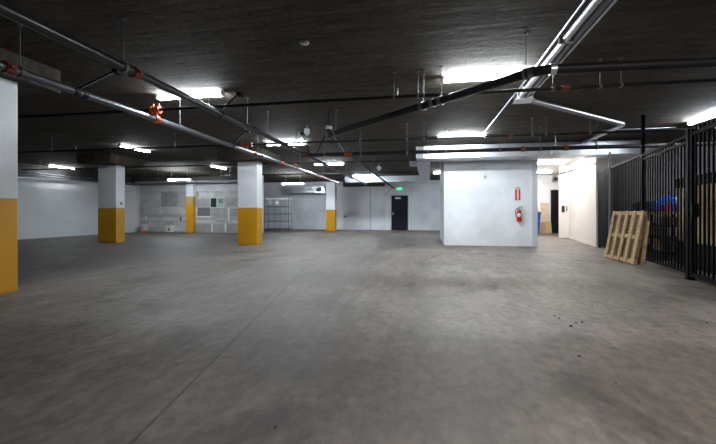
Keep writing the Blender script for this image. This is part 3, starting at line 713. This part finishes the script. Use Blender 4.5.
# ------------------------------------------------------------------ small ceiling things
c = on_z(307, 131, 2.88)
t = thing('ceiling_sensor', (c.x, c.y, 2.72), 'small pale box hanging from the ceiling left of the pipe hub', 'sensor')
MB().bbox(c.x-0.055, c.x+0.055, c.y-0.055, c.y+0.055, 2.82, 2.93, 0.008).build('box', M['white'], t)
MB().lathe((c.x, c.y, 2.775), [(0.012, 0), (0.03, 0.008), (0.038, 0.03), (0.03, 0.046)], 14).build('sensor_dome', M['white'], t)
MB().cyl((c.x, c.y, 2.93), (c.x, c.y, ZC), 0.012, 8).build('stem', M['rod'], t)
c = on_z(304.5, 42.3, ZC)
t = thing('ceiling_disc', (c.x, c.y, ZC-0.02), 'small round grey disc alone on the dark ceiling near the top centre', 'ceiling plate')
MB().lathe((c.x, c.y, ZC-0.018), [(0.03, 0), (0.052, 0.004), (0.055, 0.018)], 18).build('disc', M['greymetal'], t)
MB().lathe((c.x, c.y, ZC-0.024), [(0.006, 0), (0.01, 0.003), (0.01, 0.006)], 8).build('screw', M['rod'], t)
c = on_y(379, 168, 15.0)
t = thing('hanging_marker', (c.x, 15.0, c.z-0.14), 'white diamond hanging from the ceiling left of the exit sign', 'hanging sign')
MB().prism([(c.x-0.11, 14.99, c.z), (c.x, 14.99, c.z-0.11), (c.x+0.11, 14.99, c.z), (c.x, 14.99, c.z+0.11)], (0, 0.05, 0)).build('diamond_plate', M['white'], t)
MB().cyl((c.x, 15.015, c.z+0.10), (c.x, 15.015, ZC), 0.006, 6).build('rod', M['rod'], t)
c = on_y(555.5, 152, 10.2)
t = thing('electrical_box', (c.x, 10.2, c.z), 'pale square box hanging under the black cross main at the corridor mouth', 'junction box')
MB().bbox(c.x-0.085, c.x+0.085, 10.14, 10.26, c.z-0.07, c.z+0.07, 0.008).build('box', M['white'], t)
MB().cyl((c.x, 10.2, c.z+0.06), (c.x, 10.2, ZC), 0.012, 8).build('stem', M['rod'], t)

# ------------------------------------------------------------------ wall fixtures
RX = Matrix.Rotation(PI/2, 3, 'X')      # text standing up and facing -Y
YS = BACK_Y-0.15
c = on_y(399.5, 188.8, YS)
e = thing('exit_sign', (c.x, YS, c.z-0.1), 'lit green EXIT sign above the dark door', 'exit sign')
MB().bbox(c.x-0.17, c.x+0.17, YS-0.06, YS, c.z-0.10, c.z+0.10, 0.01).build('housing', M['white'], e)
ef = MB().box(c.x-0.145, c.x+0.145, YS-0.064, YS-0.06, c.z-0.075, c.z+0.075).build('face', M['exitglow'], e)
text_mesh('lettering', 'EXIT', 0.15, M['exitgreen'], ef, (c.x, YS-0.068, c.z), RX)
c = on_y(392.8, 186.8, YS)
e = thing('emergency_light', (c.x, YS, c.z-0.1), 'small wall lamp with a red pilot light left of the exit sign', 'emergency light')
MB().bbox(c.x-0.09, c.x+0.09, YS-0.08, YS, c.z-0.12, c.z+0.0, 0.01).build('housing', M['greymetal'], e)
MB().lathe((c.x-0.02, YS-0.11, c.z+0.03), [(0.03, 0), (0.05, 0.02), (0.05, 0.07)], 12, 'Y').build('lamp_head', M['white'], e)
MB().lathe((c.x+0.03, YS-0.09, c.z-0.02), [(0.012, 0), (0.028, 0.005), (0.028, 0.02)], 10, 'Y').build('pilot_lamp', M['redlamp'], e)
MB().tube([(c.x-0.08, YS-0.02, c.z-0.1), (c.x-0.52, YS-0.02, c.z-0.50)], 0.014, 8).build('conduit', M['greymetal'], e)
c = on_y(382.3, 208, BACK_Y)
e = thing('fire_bell', (c.x, BACK_Y, c.z-0.1), 'round white wall bell left of the dark door', 'alarm bell')
MB().lathe((c.x, BACK_Y-0.09, c.z), [(0.02, 0), (0.08, 0.012), (0.12, 0.04), (0.125, 0.06)], 20, 'Y').build('gong', M['white'], e)
MB().box(c.x-0.06, c.x+0.06, BACK_Y-0.03, BACK_Y, c.z-0.06, c.z+0.06).build('back_box', M['white'], e)
c = on_y(370.5, 210, BACK_Y)
t = thing('wall_conduit', (c.x, BACK_Y-0.02, 0), 'thin vertical conduit on the grey wall left of the exit door', 'conduit')
MB().cyl((c.x, BACK_Y-0.02, 0.0), (c.x, BACK_Y-0.02, 2.95), 0.016, 8).build('pipe', M['greymetal'], t)
h = MB()
for z in (0.5, 1.4, 2.3): h.box(c.x-0.035, c.x+0.035, BACK_Y-0.04, BACK_Y, z-0.012, z+0.012)
h.build('straps', M['greymetal'], t)
c = on_y(345, 216.5, BACK_Y)
t = thing('wall_outlet', (c.x, BACK_Y, c.z-0.06), 'small dark outlet on the grey back wall right of the small distant column', 'outlet')
MB().bbox(c.x-0.07, c.x+0.07, BACK_Y-0.03, BACK_Y, c.z-0.06, c.z+0.06, 0.006).build('plate', M['blackplastic'], t)
MB().lathe((c.x, BACK_Y-0.036, c.z), [(0.01, 0), (0.03, 0.002), (0.03, 0.006)], 10, 'Y').build('socket', M['greymetal'], t)

# fire extinguisher and its sign on the core wall
c = on_y(517.7, 193.5, CY0)
sg = thing('fire_extinguisher_sign', (c.x, CY0, c.z-0.2), 'red and white FIRE EXTINGUISHER sign above the extinguisher', 'sign')
sp = MB().box(c.x-0.077, c.x+0.077, CY0-0.006, CY0, c.z-0.205, c.z+0.205).build('sign_panel', M['signred'], sg)
hp = MB().box(c.x-0.077, c.x+0.077, CY0-0.008, CY0-0.006, c.z+0.125, c.z+0.205).build('header_panel', M['offwhite'], sg)
text_mesh('header_lettering', 'FIRE', 0.062, M['signred'], hp, (c.x, CY0-0.010, c.z+0.163), RX)
MB().box(c.x-0.026, c.x+0.026, CY0-0.008, CY0-0.006, c.z-0.135, c.z+0.118).build('text_stripe', M['offwhite'], sp)
for k, ch in enumerate('EXTINGUISHER'):
    text_mesh('lettering', ch, 0.026, M['signred'], sp, (c.x, CY0-0.009, c.z+0.105 - k*0.0195), RX)
MB().prism([(c.x-0.035, CY0-0.006, c.z-0.145), (c.x+0.035, CY0-0.006, c.z-0.145), (c.x, CY0-0.006, c.z-0.195)], (0, -0.003, 0)).build('arrow', M['white'], sp)
c = on_y(518.3, 214, CY0)
fe = thing('fire_extinguisher', (c.x, CY0-0.1, c.z-0.22), 'red fire extinguisher hung on the white core wall below its sign', 'fire extinguisher')
ey = CY0 - 0.10; r = 0.068
MB().lathe((c.x, ey, c.z-0.22), [(r*0.9, 0), (r, 0.012), (r, 0.26), (r*0.92, 0.30), (r*0.6, 0.335), (0.028, 0.35)], 22).build('cylinder', M['extred'], fe)
MB().lathe((c.x, ey, c.z-0.09), [(r+0.001, 0), (r+0.002, 0.001), (r+0.002, 0.105), (r+0.001, 0.106)], 22).build('instruction_band', M['white'], fe)
MB().lathe((c.x, ey, c.z+0.125), [(0.028, 0), (0.03, 0.01), (0.022, 0.04), (0.02, 0.055)], 14).build('valve', M['galv'], fe)
MB().prism([(c.x-0.01, ey-0.01, c.z+0.17), (c.x+0.10, ey-0.01, c.z+0.185), (c.x+0.10, ey-0.01, c.z+0.197), (c.x-0.02, ey-0.01, c.z+0.188)], (0, 0.022, 0)).prism([(c.x-0.02, ey-0.01, c.z+0.195), (c.x+0.11, ey-0.01, c.z+0.225), (c.x+0.11, ey-0.01, c.z+0.235), (c.x-0.02, ey-0.01, c.z+0.21)], (0, 0.022, 0)).build('squeeze_handle', M['blackplastic'], fe)
MB().tube([(c.x-0.01, ey-0.01, c.z+0.165), (c.x-0.10, ey-0.02, c.z+0.15), (c.x-0.105, ey-0.03, c.z+0.03), (c.x-0.085, ey-0.05, c.z-0.10)], 0.013, 10, 0.05).build('hose', M['blackplastic'], fe)
MB().lathe((c.x+0.0, ey-0.045, c.z+0.162), [(0.004, 0), (0.018, 0.002), (0.018, 0.012)], 12, 'Y').build('gauge', M['white'], fe)
MB().box(c.x-0.03, c.x+0.03, ey+r-0.002, CY0, c.z-0.05, c.z+0.16).build('wall_bracket', M['greymetal'], fe)
c = on_y(485, 176, CY0)
e = thing('wall_sensor', (c.x, CY0, c.z-0.05), 'small grey device high on the white core wall', 'sensor')
MB().bbox(c.x-0.07, c.x+0.07, CY0-0.06, CY0, c.z-0.10, c.z+0.06, 0.01).build('housing', M['white'], e)
MB().lathe((c.x, CY0-0.075, c.z-0.03), [(0.01, 0), (0.03, 0.006), (0.035, 0.016)], 12, 'Y').build('lens', M['greymetal'], e)
MB().cyl((c.x, CY0-0.02, c.z+0.05), (c.x, CY0-0.02, 2.98), 0.010, 8).build('conduit', M['white'], e)
# items on the corridor walls
e1 = Vector((5.65, 16.8, 0)); e2 = Vector((5.32, 17.0, 0)); ed = (e1-e2).normalized(); en = Vector((-ed.y, ed.x, 0))
if en.y > 0: en = -en
pc = e2 + ed*0.17; UP = Vector((0, 0, 1))
t = thing('access_reader', pc + Vector((0, 0, 1.05)), 'black reader box with a slim strip beside it on the bright corridor wall', 'card reader')
MB().obox(pc + en*0.03 + UP*1.19, ed, en, UP, 0.055, 0.028, 0.13).build('reader_box', M['blackplastic'], t)
MB().obox(pc + ed*0.13 + en*0.012 + UP*1.20, ed, en, UP, 0.016, 0.011, 0.10).build('switch_strip', M['blackplastic'], t)
h = MB(); 
s0 = a0 + Vector((0, 0, 2.44)) + hn*0.02; s1 = a1 + Vector((0, 0, 2.60)) + hn*0.02
t = thing('wall_conduit', s0, 'dark thin conduit sloping along the bright corridor wall near its top', 'conduit')
MB().tube([a0 + UP*2.50 + hn*0.018 + hd*0.02, a1 + UP*2.70 + hn*0.018, e2 + UP*2.61 + en*0.018], 0.02, 8).build('pipe', M['darkpipe'], t)
h = MB()
for s in (0.6, 1.8, 3.0): h.obox(a0 + hd*s + hn*0.016 + UP*(2.50+0.2*s/4.25), hd, hn, UP, 0.015, 0.015, 0.035)
h.build('straps', M['greymetal'], t)
c = on_y(555.3, 179, 20.9)
t = thing('corridor_camera', (c.x, 20.9, c.z-0.12), 'dark grey box high on the far corridor wall above the charcoal door', 'camera')
MB().bbox(c.x-0.15, c.x+0.12, 20.82, 21.0, c.z-0.13, c.z+0.11, 0.012).build('housing', M['greymetal'], t)
MB().lathe((c.x, 20.79, c.z-0.01), [(0.03, 0), (0.07, 0.01), (0.075, 0.032)], 14, 'Y').build('lens', M['blackplastic'], t)

# blue bin at the far end of the corridor
bx0, bx1, by0, by1 = 4.80, 5.38, 19.75, 20.45
bn = thing('wheelie_bin', ((bx0+bx1)/2, (by0+by1)/2, 0), 'blue wheelie bin peeking out behind the right corner of the core', 'bin')
v = [(bx0+0.06, by0+0.07, 0.03), (bx1-0.06, by0+0.07, 0.03), (bx1-0.06, by1-0.12, 0.03), (bx0+0.06, by1-0.12, 0.03), (bx0, by0, 1.0), (bx1, by0, 1.0), (bx1, by1, 1.0), (bx0, by1, 1.0)]
MB().add(v, [(0, 3, 2, 1), (0, 1, 5, 4), (1, 2, 6, 5), (2, 3, 7, 6), (3, 0, 4, 7), (4, 5, 6, 7)]).build('body', M['bluebin'], bn)
MB().bbox(bx0-0.03, bx1+0.03, by0-0.04, by1+0.03, 1.0, 1.07, 0.02).bbox(bx0+0.08, bx1-0.08, by0+0.05, by1-0.1, 1.065, 1.10, 0.015).build('lid', M['bluebin'], bn)
MB().cyl((bx0+0.08, by1+0.06, 0.97), (bx1-0.08, by1+0.06, 0.97), 0.016, 8).build('handle', M['bluebin'], bn)
for xx in (bx0-0.005, bx1-0.035): MB().lathe((xx, by1-0.07, 0.10), [(0.07, 0), (0.10, 0.005), (0.10, 0.035), (0.07, 0.04)], 16, 'X').build('wheel', M['blackplastic'], bn)
# boards leaning at the end of the corridor
def leaning(name, x0, x1, y, h, lean, m, label, th=0.02):
    b = MB().prism([(x0, y, 0), (x1, y, 0), (x1, y+lean, h), (x0, y+lean, h)], (0, th, 0.0))
    return tag(b.build(name, m), label, 'board', 'boards at the corridor end')
leaning('leaning_board', 5.56, 5.86, 20.70, 0.56, 0.16, M['card'], 'short tan board leaning beside the blue bin at the corridor end')
leaning('leaning_board', 5.88, 6.16, 20.68, 0.60, 0.18, M['ply'], 'short tan board leaning beside the charcoal corridor door')
leaning('leaning_board', 5.70, 6.12, 20.86, 1.55, 0.10, M['palewood'], 'tall pale board behind the short tan ones at the corridor end')

# things at the foot of the block wall
c = on_y(169.6, 229, 18.4)
t = thing('utility_box', (c.x, 18.4, 0), 'white box with a round dark hole at the foot of the block wall', 'utility box')
MB().bbox(c.x-0.19, c.x+0.19, 18.27, 18.49, 0.02, 0.37, 0.015).build('box', M['offwhite'], t)
MB().lathe((c.x+0.06, 18.262, 0.17), [(0.05, 0), (0.055, 0.004), (0.055, 0.01)], 14, 'Y').build('hole_plate', M['blackplastic'], t)
c = on_y(144.7, 230, 18.3)
t = thing('paint_pail', (c.x, 18.25, 0), 'white pail with an orange foot by the block wall, left of the white box', 'pail')
MB().lathe((c.x, 18.25, 0.10), [(0.19, 0), (0.20, 0.01), (0.22, 0.29), (0.23, 0.30), (0.23, 0.33)], 20).build('body', M['offwhite'], t)
MB().lathe((c.x, 18.25, 0.0), [(0.21, 0), (0.21, 0.08), (0.19, 0.10)], 20).build('foot_band', M['orange'], t)
MB().tube([(c.x-0.22, 18.25, 0.40), (c.x-0.19, 18.05, 0.33), (c.x, 17.99, 0.30), (c.x+0.19, 18.05, 0.33), (c.x+0.22, 18.25, 0.40)], 0.006, 6, 0.05).build('bail_handle', M['rod'], t)

# wire rack at the back
RY0, RY1 = 20.6, 21.15
rx0 = on_y(264.5, 215, RY0).x; rx1 = on_y(288.6, 215, RY0).x
rk = thing('wire_rack', ((rx0+rx1)/2, (RY0+RY1)/2, 0), 'tall chrome wire rack beside the brightly lit column', 'rack')
zs = [0.15, 0.58, 1.0, 1.42, 1.86]
for xx in (rx0, rx1):
    for yy in (RY0, RY1): MB().cyl((xx, yy, 0.04), (xx, yy, 1.95), 0.016, 8).lathe((xx, yy, 0), [(0.02, 0), (0.025, 0.02), (0.018, 0.05)], 8).build('post', M['darkrod'], rk)
for z in zs:
    h = MB()
    for yy in (RY0, RY1): h.cyl((rx0, yy, z), (rx1, yy, z), 0.012, 6).cyl((rx0, yy, z-0.05), (rx1, yy, z-0.05), 0.008, 6)
    for xx in (rx0, rx1): h.cyl((xx, RY0, z), (xx, RY1, z), 0.012, 6)
    k = 18
    for i in range(1, k): h.cyl((rx0+(rx1-rx0)*i/k, RY0, z), (rx0+(rx1-rx0)*i/k, RY1, z), 0.005, 5)
    h.build('wire_shelf', M['white' if z > 1.8 else 'darkrod'], rk)
h = MB()
for i in (1, 2, 3): h.cyl((rx0+(rx1-rx0)*i/4, RY1, 0.1), (rx0+(rx1-rx0)*i/4, RY1, 1.9), 0.010, 6)
h.build('back_bars', M['darkrod'], rk)
for k, (xx, zz, l) in enumerate(((rx0+0.2, 1.45, 'left of the two shiny lamp heads on the upper shelf of the wire rack'), (rx0+0.68, 1.45, 'right of the two shiny lamp heads on the upper shelf of the wire rack'))):
    t = thing('work_lamp', (xx, 20.85, zz), l, 'lamp', 'lamp heads on the rack')
    MB().lathe((xx, 20.80, zz+0.17), [(0.10, 0), (0.11, 0.01), (0.07, 0.09), (0.03, 0.13)], 16, 'Y').build('reflector', M['white'], t)
    MB().lathe((xx, 20.86, zz), [(0.07, 0), (0.07, 0.012), (0.012, 0.02), (0.012, 0.16)], 12).build('stand', M['rod'], t)

# ------------------------------------------------------------------ fence along the storage cage
FX0, FY0, FK = 3.77, 5.79, 0.187
fd = Vector((FK, 1, 0)).normalized(); fn = Vector((fd.y, -fd.x, 0))     # along / towards the cage
def fp(y, n=0.0, z=0.0): return Vector((FX0 + FK*(y-FY0), y, z)) + fn*n
Y_END, Y_P1, Y_P2, Y_P3, Y_NEAR = 12.5, 11.05, 8.72, 6.64, 3.3
fence_root = thing('security_fence', fp(8.5), 'tall black picket fence closing off the storage cage on the right', 'fence')
def fbox(mb, ya, yb, n0, n1, z0, z1):
    a, b, c_, d = fp(ya, n0, z0), fp(yb, n0, z0), fp(yb, n1, z0), fp(ya, n1, z0)
    mb.prism([a, b, c_, d], (0, 0, z1-z0)); return mb
def fpost(y, w, top, name='fence_post', m='blackmetal'):
    h = MB(); fbox(h, y-w/2, y+w/2, -w/2, w/2, 0, top); fbox(h, y-w*0.75, y+w*0.75, -w*0.55, w*0.75, 0, 0.012); return h.build(name, M[m], fence_root)
fpost(Y_END-0.04, 0.06, 2.25); fpost(Y_P2, 0.06, ZC); fpost(Y_P3, 0.085, 2.28); fpost(Y_NEAR, 0.085, 2.28)
h = MB(); fbox(h, Y_P1, Y_END-0.08, -0.012, 0.012, 0.06, 2.22)
for k in range(12):
    y = Y_P1 + 0.08 + k*0.135; fbox(h, y, y+0.05, -0.03, -0.012, 0.06, 2.22)
tag(h.build('solid_panel', M['darkpanel'], fence_root), 'closed charcoal sheet panel')
def picket_panel(ya, yb, top, rails, sp):
    n = max(2, int(round((yb-ya)/sp))); h = MB()
    for k in range(1, n):
        y = ya + (yb-ya)*k/n; fbox(h, y-0.011, y+0.011, -0.011, 0.011, 0.07, top)
    h.build('picket_panel', M['blackmetal'], fence_root)
    for z in rails:
        r = MB(); fbox(r, ya, yb, -0.02, 0.02, z-0.022, z+0.022); r.build('fence_rail', M['blackmetal'], fence_root)
picket_panel(Y_P2+0.045, Y_P1, 2.24, (0.10, 2.20), 0.115)
picket_panel(Y_P3+0.06, Y_P2-0.045, 2.22, (0.10, 2.10, 2.19), 0.125)
gate = thing('cage_gate', fp(5.0), 'nearest black picket gate at the right edge of the photo', 'gate')
def gpart(name, mb): return mb.build(name, M['blackmetal'], gate)
n = 26; h = MB()
for k in range(1, n):
    y = Y_NEAR+0.06 + (Y_P3-Y_NEAR-0.13)*k/n; fbox(h, y-0.012, y+0.012, -0.012, 0.012, 0.07, 2.28)
gpart('picket_panel', h)
for z in (0.09, 2.19):
    r = MB(); fbox(r, Y_NEAR+0.05, Y_P3-0.065, -0.025, 0.025, z-0.03, z+0.03); gpart('gate_rail', r)
for y in (Y_NEAR+0.085, Y_P3-0.10):
    r = MB(); fbox(r, y-0.03, y+0.03, -0.03, 0.03, 0.05, 2.26); gpart('gate_stile', r)
h = MB(); fbox(h, Y_P3-0.20, Y_P3-0.13, -0.05, 0.05, 0.95, 1.15); gpart('latch_box', h)
gpst = thing('galvanized_post', fp(10.9, -0.09), 'slim light grey post standing before the fence, under the duct end', 'post')
p = fp(10.9, -0.09)
MB().cyl(p + UP*0.008, p + UP*2.60, 0.028, 12).build('post', M['darkrod'], gpst)
MB().box(p.x-0.06, p.x+0.06, p.y-0.06, p.y+0.06, 0, 0.01).build('base_plate', M['darkrod'], gpst)

# pallets leaning on the fence
yp0, yp1, XFOOT, XHEAD, HP = 8.36, 9.62, 4.005, 4.195, 1.05
f0 = Vector((XFOOT, (yp0+yp1)/2, 0.008)); h0 = Vector((XHEAD, (yp0+yp1)/2, HP))
up = (h0-f0).normalized(); wv = Vector((0, 1, 0)); nv = wv.cross(up).normalized()
nv = -nv if nv.x > 0 else nv
H = (h0-f0).length; W = yp1-yp0
front = thing('wooden_pallet', f0, 'front wooden pallet leaning with its five narrow boards facing the viewer', 'pallet', 'pallets leaning on the fence')
def bd(nm, s_, t_, n_, hs, ht, hn_, m): return MB().obox(f0 + wv*s_ + up*t_ + nv*n_, wv, up, nv, hs, ht, hn_).build(nm, M[m], front)
for i in range(6): bd('deck_board', -W/2 + W*(i+0.5)/6, H/2, -0.032, W/6*0.40, H/2, 0.007, 'wooddark')
for t_ in (0.045, H/2, H-0.045): bd('stringer', 0, t_, 0.0, W/2, 0.040, 0.025, 'wood')
for i in range(5): bd('face_board', -W/2 + 0.055 + (W-0.11)*i/4, H/2, 0.033, 0.050, H/2, 0.008, 'wood')
second = thing('wooden_pallet', (4.125, 8.76, 0), 'slatted wooden panel wedged upright between the front pallet and the fence', 'pallet', 'pallets leaning on the fence')
qf, qh = Vector((4.125, 8.76, 0.004)), Vector((4.222, 8.76, 0.86))
u2 = (qh-qf).normalized(); n2 = wv.cross(u2).normalized(); n2 = -n2 if n2.x > 0 else n2; H2 = (qh-qf).length
for i in range(6):
    MB().obox((qf+qh)/2 + wv*(-0.41 + 0.164*i), wv, u2, n2, 0.062, H2/2, 0.008).build('deck_board', M['wood' if i == 0 else 'wooddark'], second)
for tt in (0.08, 0.42):
    MB().obox(qf + (qh-qf)*tt + n2*0.014, wv, u2, n2, 0.47, 0.035, 0.006).build('cross_batten', M['wooddark'], second)

# ------------------------------------------------------------------ inside the cage
crate = thing('storage_crate', fp(6.6, 1.0), 'long tan crate with a black top rail and black base behind the gate', 'crate')
ya, yb = 4.6, 8.72
h = MB(); fbox(h, ya, yb, 0.55, 1.35, 0.02, 0.47); h.build('base', M['darkpanel'], crate)
h = MB(); fbox(h, ya+0.02, yb-0.02, 0.57, 1.33, 0.47, 1.50); h.build('side_panel', M['ply'], crate)
h = MB(); fbox(h, ya-0.02, yb+0.02, 0.53, 1.37, 1.50, 1.68); h.build('top_rail', M['blackmetal'], crate)
for y in (5.3, 6.5, 7.6): 
    h = MB(); fbox(h, y-0.02, y+0.02, 0.555, 0.57, 0.47, 1.50); h.build('batten', M['blackmetal'], crate)
rack = thing('storage_shelf', fp(10.6, 1.0), 'low black shelf unit with a brown top behind the fence', 'shelf')
ya, yb = 9.15, 12.2
h = MB(); fbox(h, ya, yb, 0.5, 1.2, 0.98, 1.04); h.build('shelf_top', M['card'], rack)
for z in (0.15, 0.45, 0.74):
    h = MB(); fbox(h, ya+0.03, yb-0.03, 0.53, 1.17, z-0.015, z+0.015); h.build('shelf_board', M['blackmetal'], rack)
for y in (ya+0.03, (ya+yb)/2, yb-0.03):
    for nn in (0.53, 1.17):
        h = MB(); fbox(h, y-0.02, y+0.02, nn-0.02, nn+0.02, 0, 0.98); h.build('shelf_leg', M['blackmetal'], rack)
# blue tarp bundle
import bmesh
def lump(name, c, sx, sy, sz, m, label, cat, seed):
    rnd = random.Random(seed); bm = bmesh.new(); bmesh.ops.create_icosphere(bm, subdivisions=3, radius=1)
    ph = [rnd.uniform(0, 6) for _ in range(6)]
    h = MB()
    for v in bm.verts:
        p = v.co; k = 1 + 0.10*math.sin(5*p.x+ph[0]) + 0.08*math.sin(7*p.y+ph[1]) + 0.07*math.sin(9*p.z+ph[2]) + 0.05*math.sin(13*p.x+9*p.y+ph[3])
        q = Vector((p.x*sx*k, p.y*sy*k, max(p.z*k, -0.75)*sz + 0.75*sz)); v.co = q
    bm.verts.index_update()
    yaw = math.atan2(-FK, 1)
    R = Matrix.Rotation(yaw, 3, 'Z')
    h.add([Vector(c) + R @ v.co for v in bm.verts], [[v.index for v in f.verts] for f in bm.faces], True); bm.free()
    return tag(h.build(name, m), label, cat)
lump('tarp_bundle', fp(10.1, 0.85, 1.04), 0.26, 0.60, 0.21, M['tarp'], 'bright blue crumpled tarp on the shelf behind the fence', 'tarp', 3)
lump('cloth_bundle', fp(11.5, 0.85, 1.04), 0.24, 0.55, 0.16, M['bluegrey'], 'dark blue cloth bundle on the far end of the shelf behind the fence', 'cloth', 5)
can = fp(9.3, 0.62, 1.04)
t = thing('red_can', can, 'small red can at the near end of the shelf behind the fence', 'can')
MB().lathe(can, [(0.055, 0), (0.06, 0.01), (0.06, 0.15), (0.05, 0.17)], 16).build('body', M['extred'], t)
MB().lathe(can + Vector((0, 0, 0.17)), [(0.02, 0), (0.02, 0.03)], 10).build('cap', M['blackplastic'], t)
for y, z, sx, hh, l in ((9.9, 0.755, 0.40, 0.17, 'cardboard box on the upper shelf behind the fence, below the blue tarp'), (11.2, 0.465, 0.5, 0.22, 'cardboard box on the middle shelf behind the fence, behind the pallets'), (10.0, 0.165, 0.55, 0.22, 'cardboard box on the lowest shelf behind the fence')):
    t = thing('cardboard_box', fp(y, 0.85, z), l, 'box', 'boxes on the cage shelf')
    h = MB(); fbox(h, y-sx/2, y+sx/2, 0.62, 1.08, z+0.001, z+hh); h.build('carton', M['card'], t)
    h = MB(); fbox(h, y-sx/2-0.002, y+sx/2+0.002, 0.83, 0.88, z+0.002, z+hh+0.002); h.build('tape', M['palewood'], t)

# ------------------------------------------------------------------ debris crumbs on the floor
def crumb_mesh(seed):
    rnd = random.Random(seed); bm = bmesh.new(); bmesh.ops.create_icosphere(bm, subdivisions=2, radius=1)
    for v in bm.verts:
        k = rnd.uniform(0.7, 1.15); v.co = Vector((v.co.x*0.020*k, v.co.y*0.014*k, max(v.co.z, -0.4)*0.010*k + 0.0042))
    zmin = min(v.co.z for v in bm.verts)
    for v in bm.verts: v.co.z -= zmin
    me = bpy.data.meshes.new('debris_crumb'); bm.to_mesh(me); bm.free(); me.materials.append(M['rubber']); return me
cm = [crumb_mesh(i) for i in range(3)]
for i, (px, py, s) in enumerate(((554, 316, 1), (559, 318.5, 1.2), (571, 326.5, 1.5), (576, 323, 1.0), (582, 322.5, 1.4), (579, 356.5, 1.0), (592, 306, 0.8), (275, 427.5, 0.8), (616, 383, 0.6), (707, 323, 0.9))):
    o = bpy.data.objects.new('debris_crumb', cm[i % 3]); COL.objects.link(o)
    o.location = on_z(px, py, 0); o.scale = (s*0.6, s*0.6, s*0.6); o.rotation_euler = (0, 0, i*1.1)
    tag(o, 'tiny dark crumb of debris lying on the open concrete floor', 'debris', 'debris crumbs on the floor')

# faint ambient: none, the garage is closed
w = bpy.data.worlds.new('world'); S.world = w; w.use_nodes = True
w.node_tree.nodes['Background'].inputs[0].default_value = (0, 0, 0, 1)
w.node_tree.nodes['Background'].inputs[1].default_value = 0.0
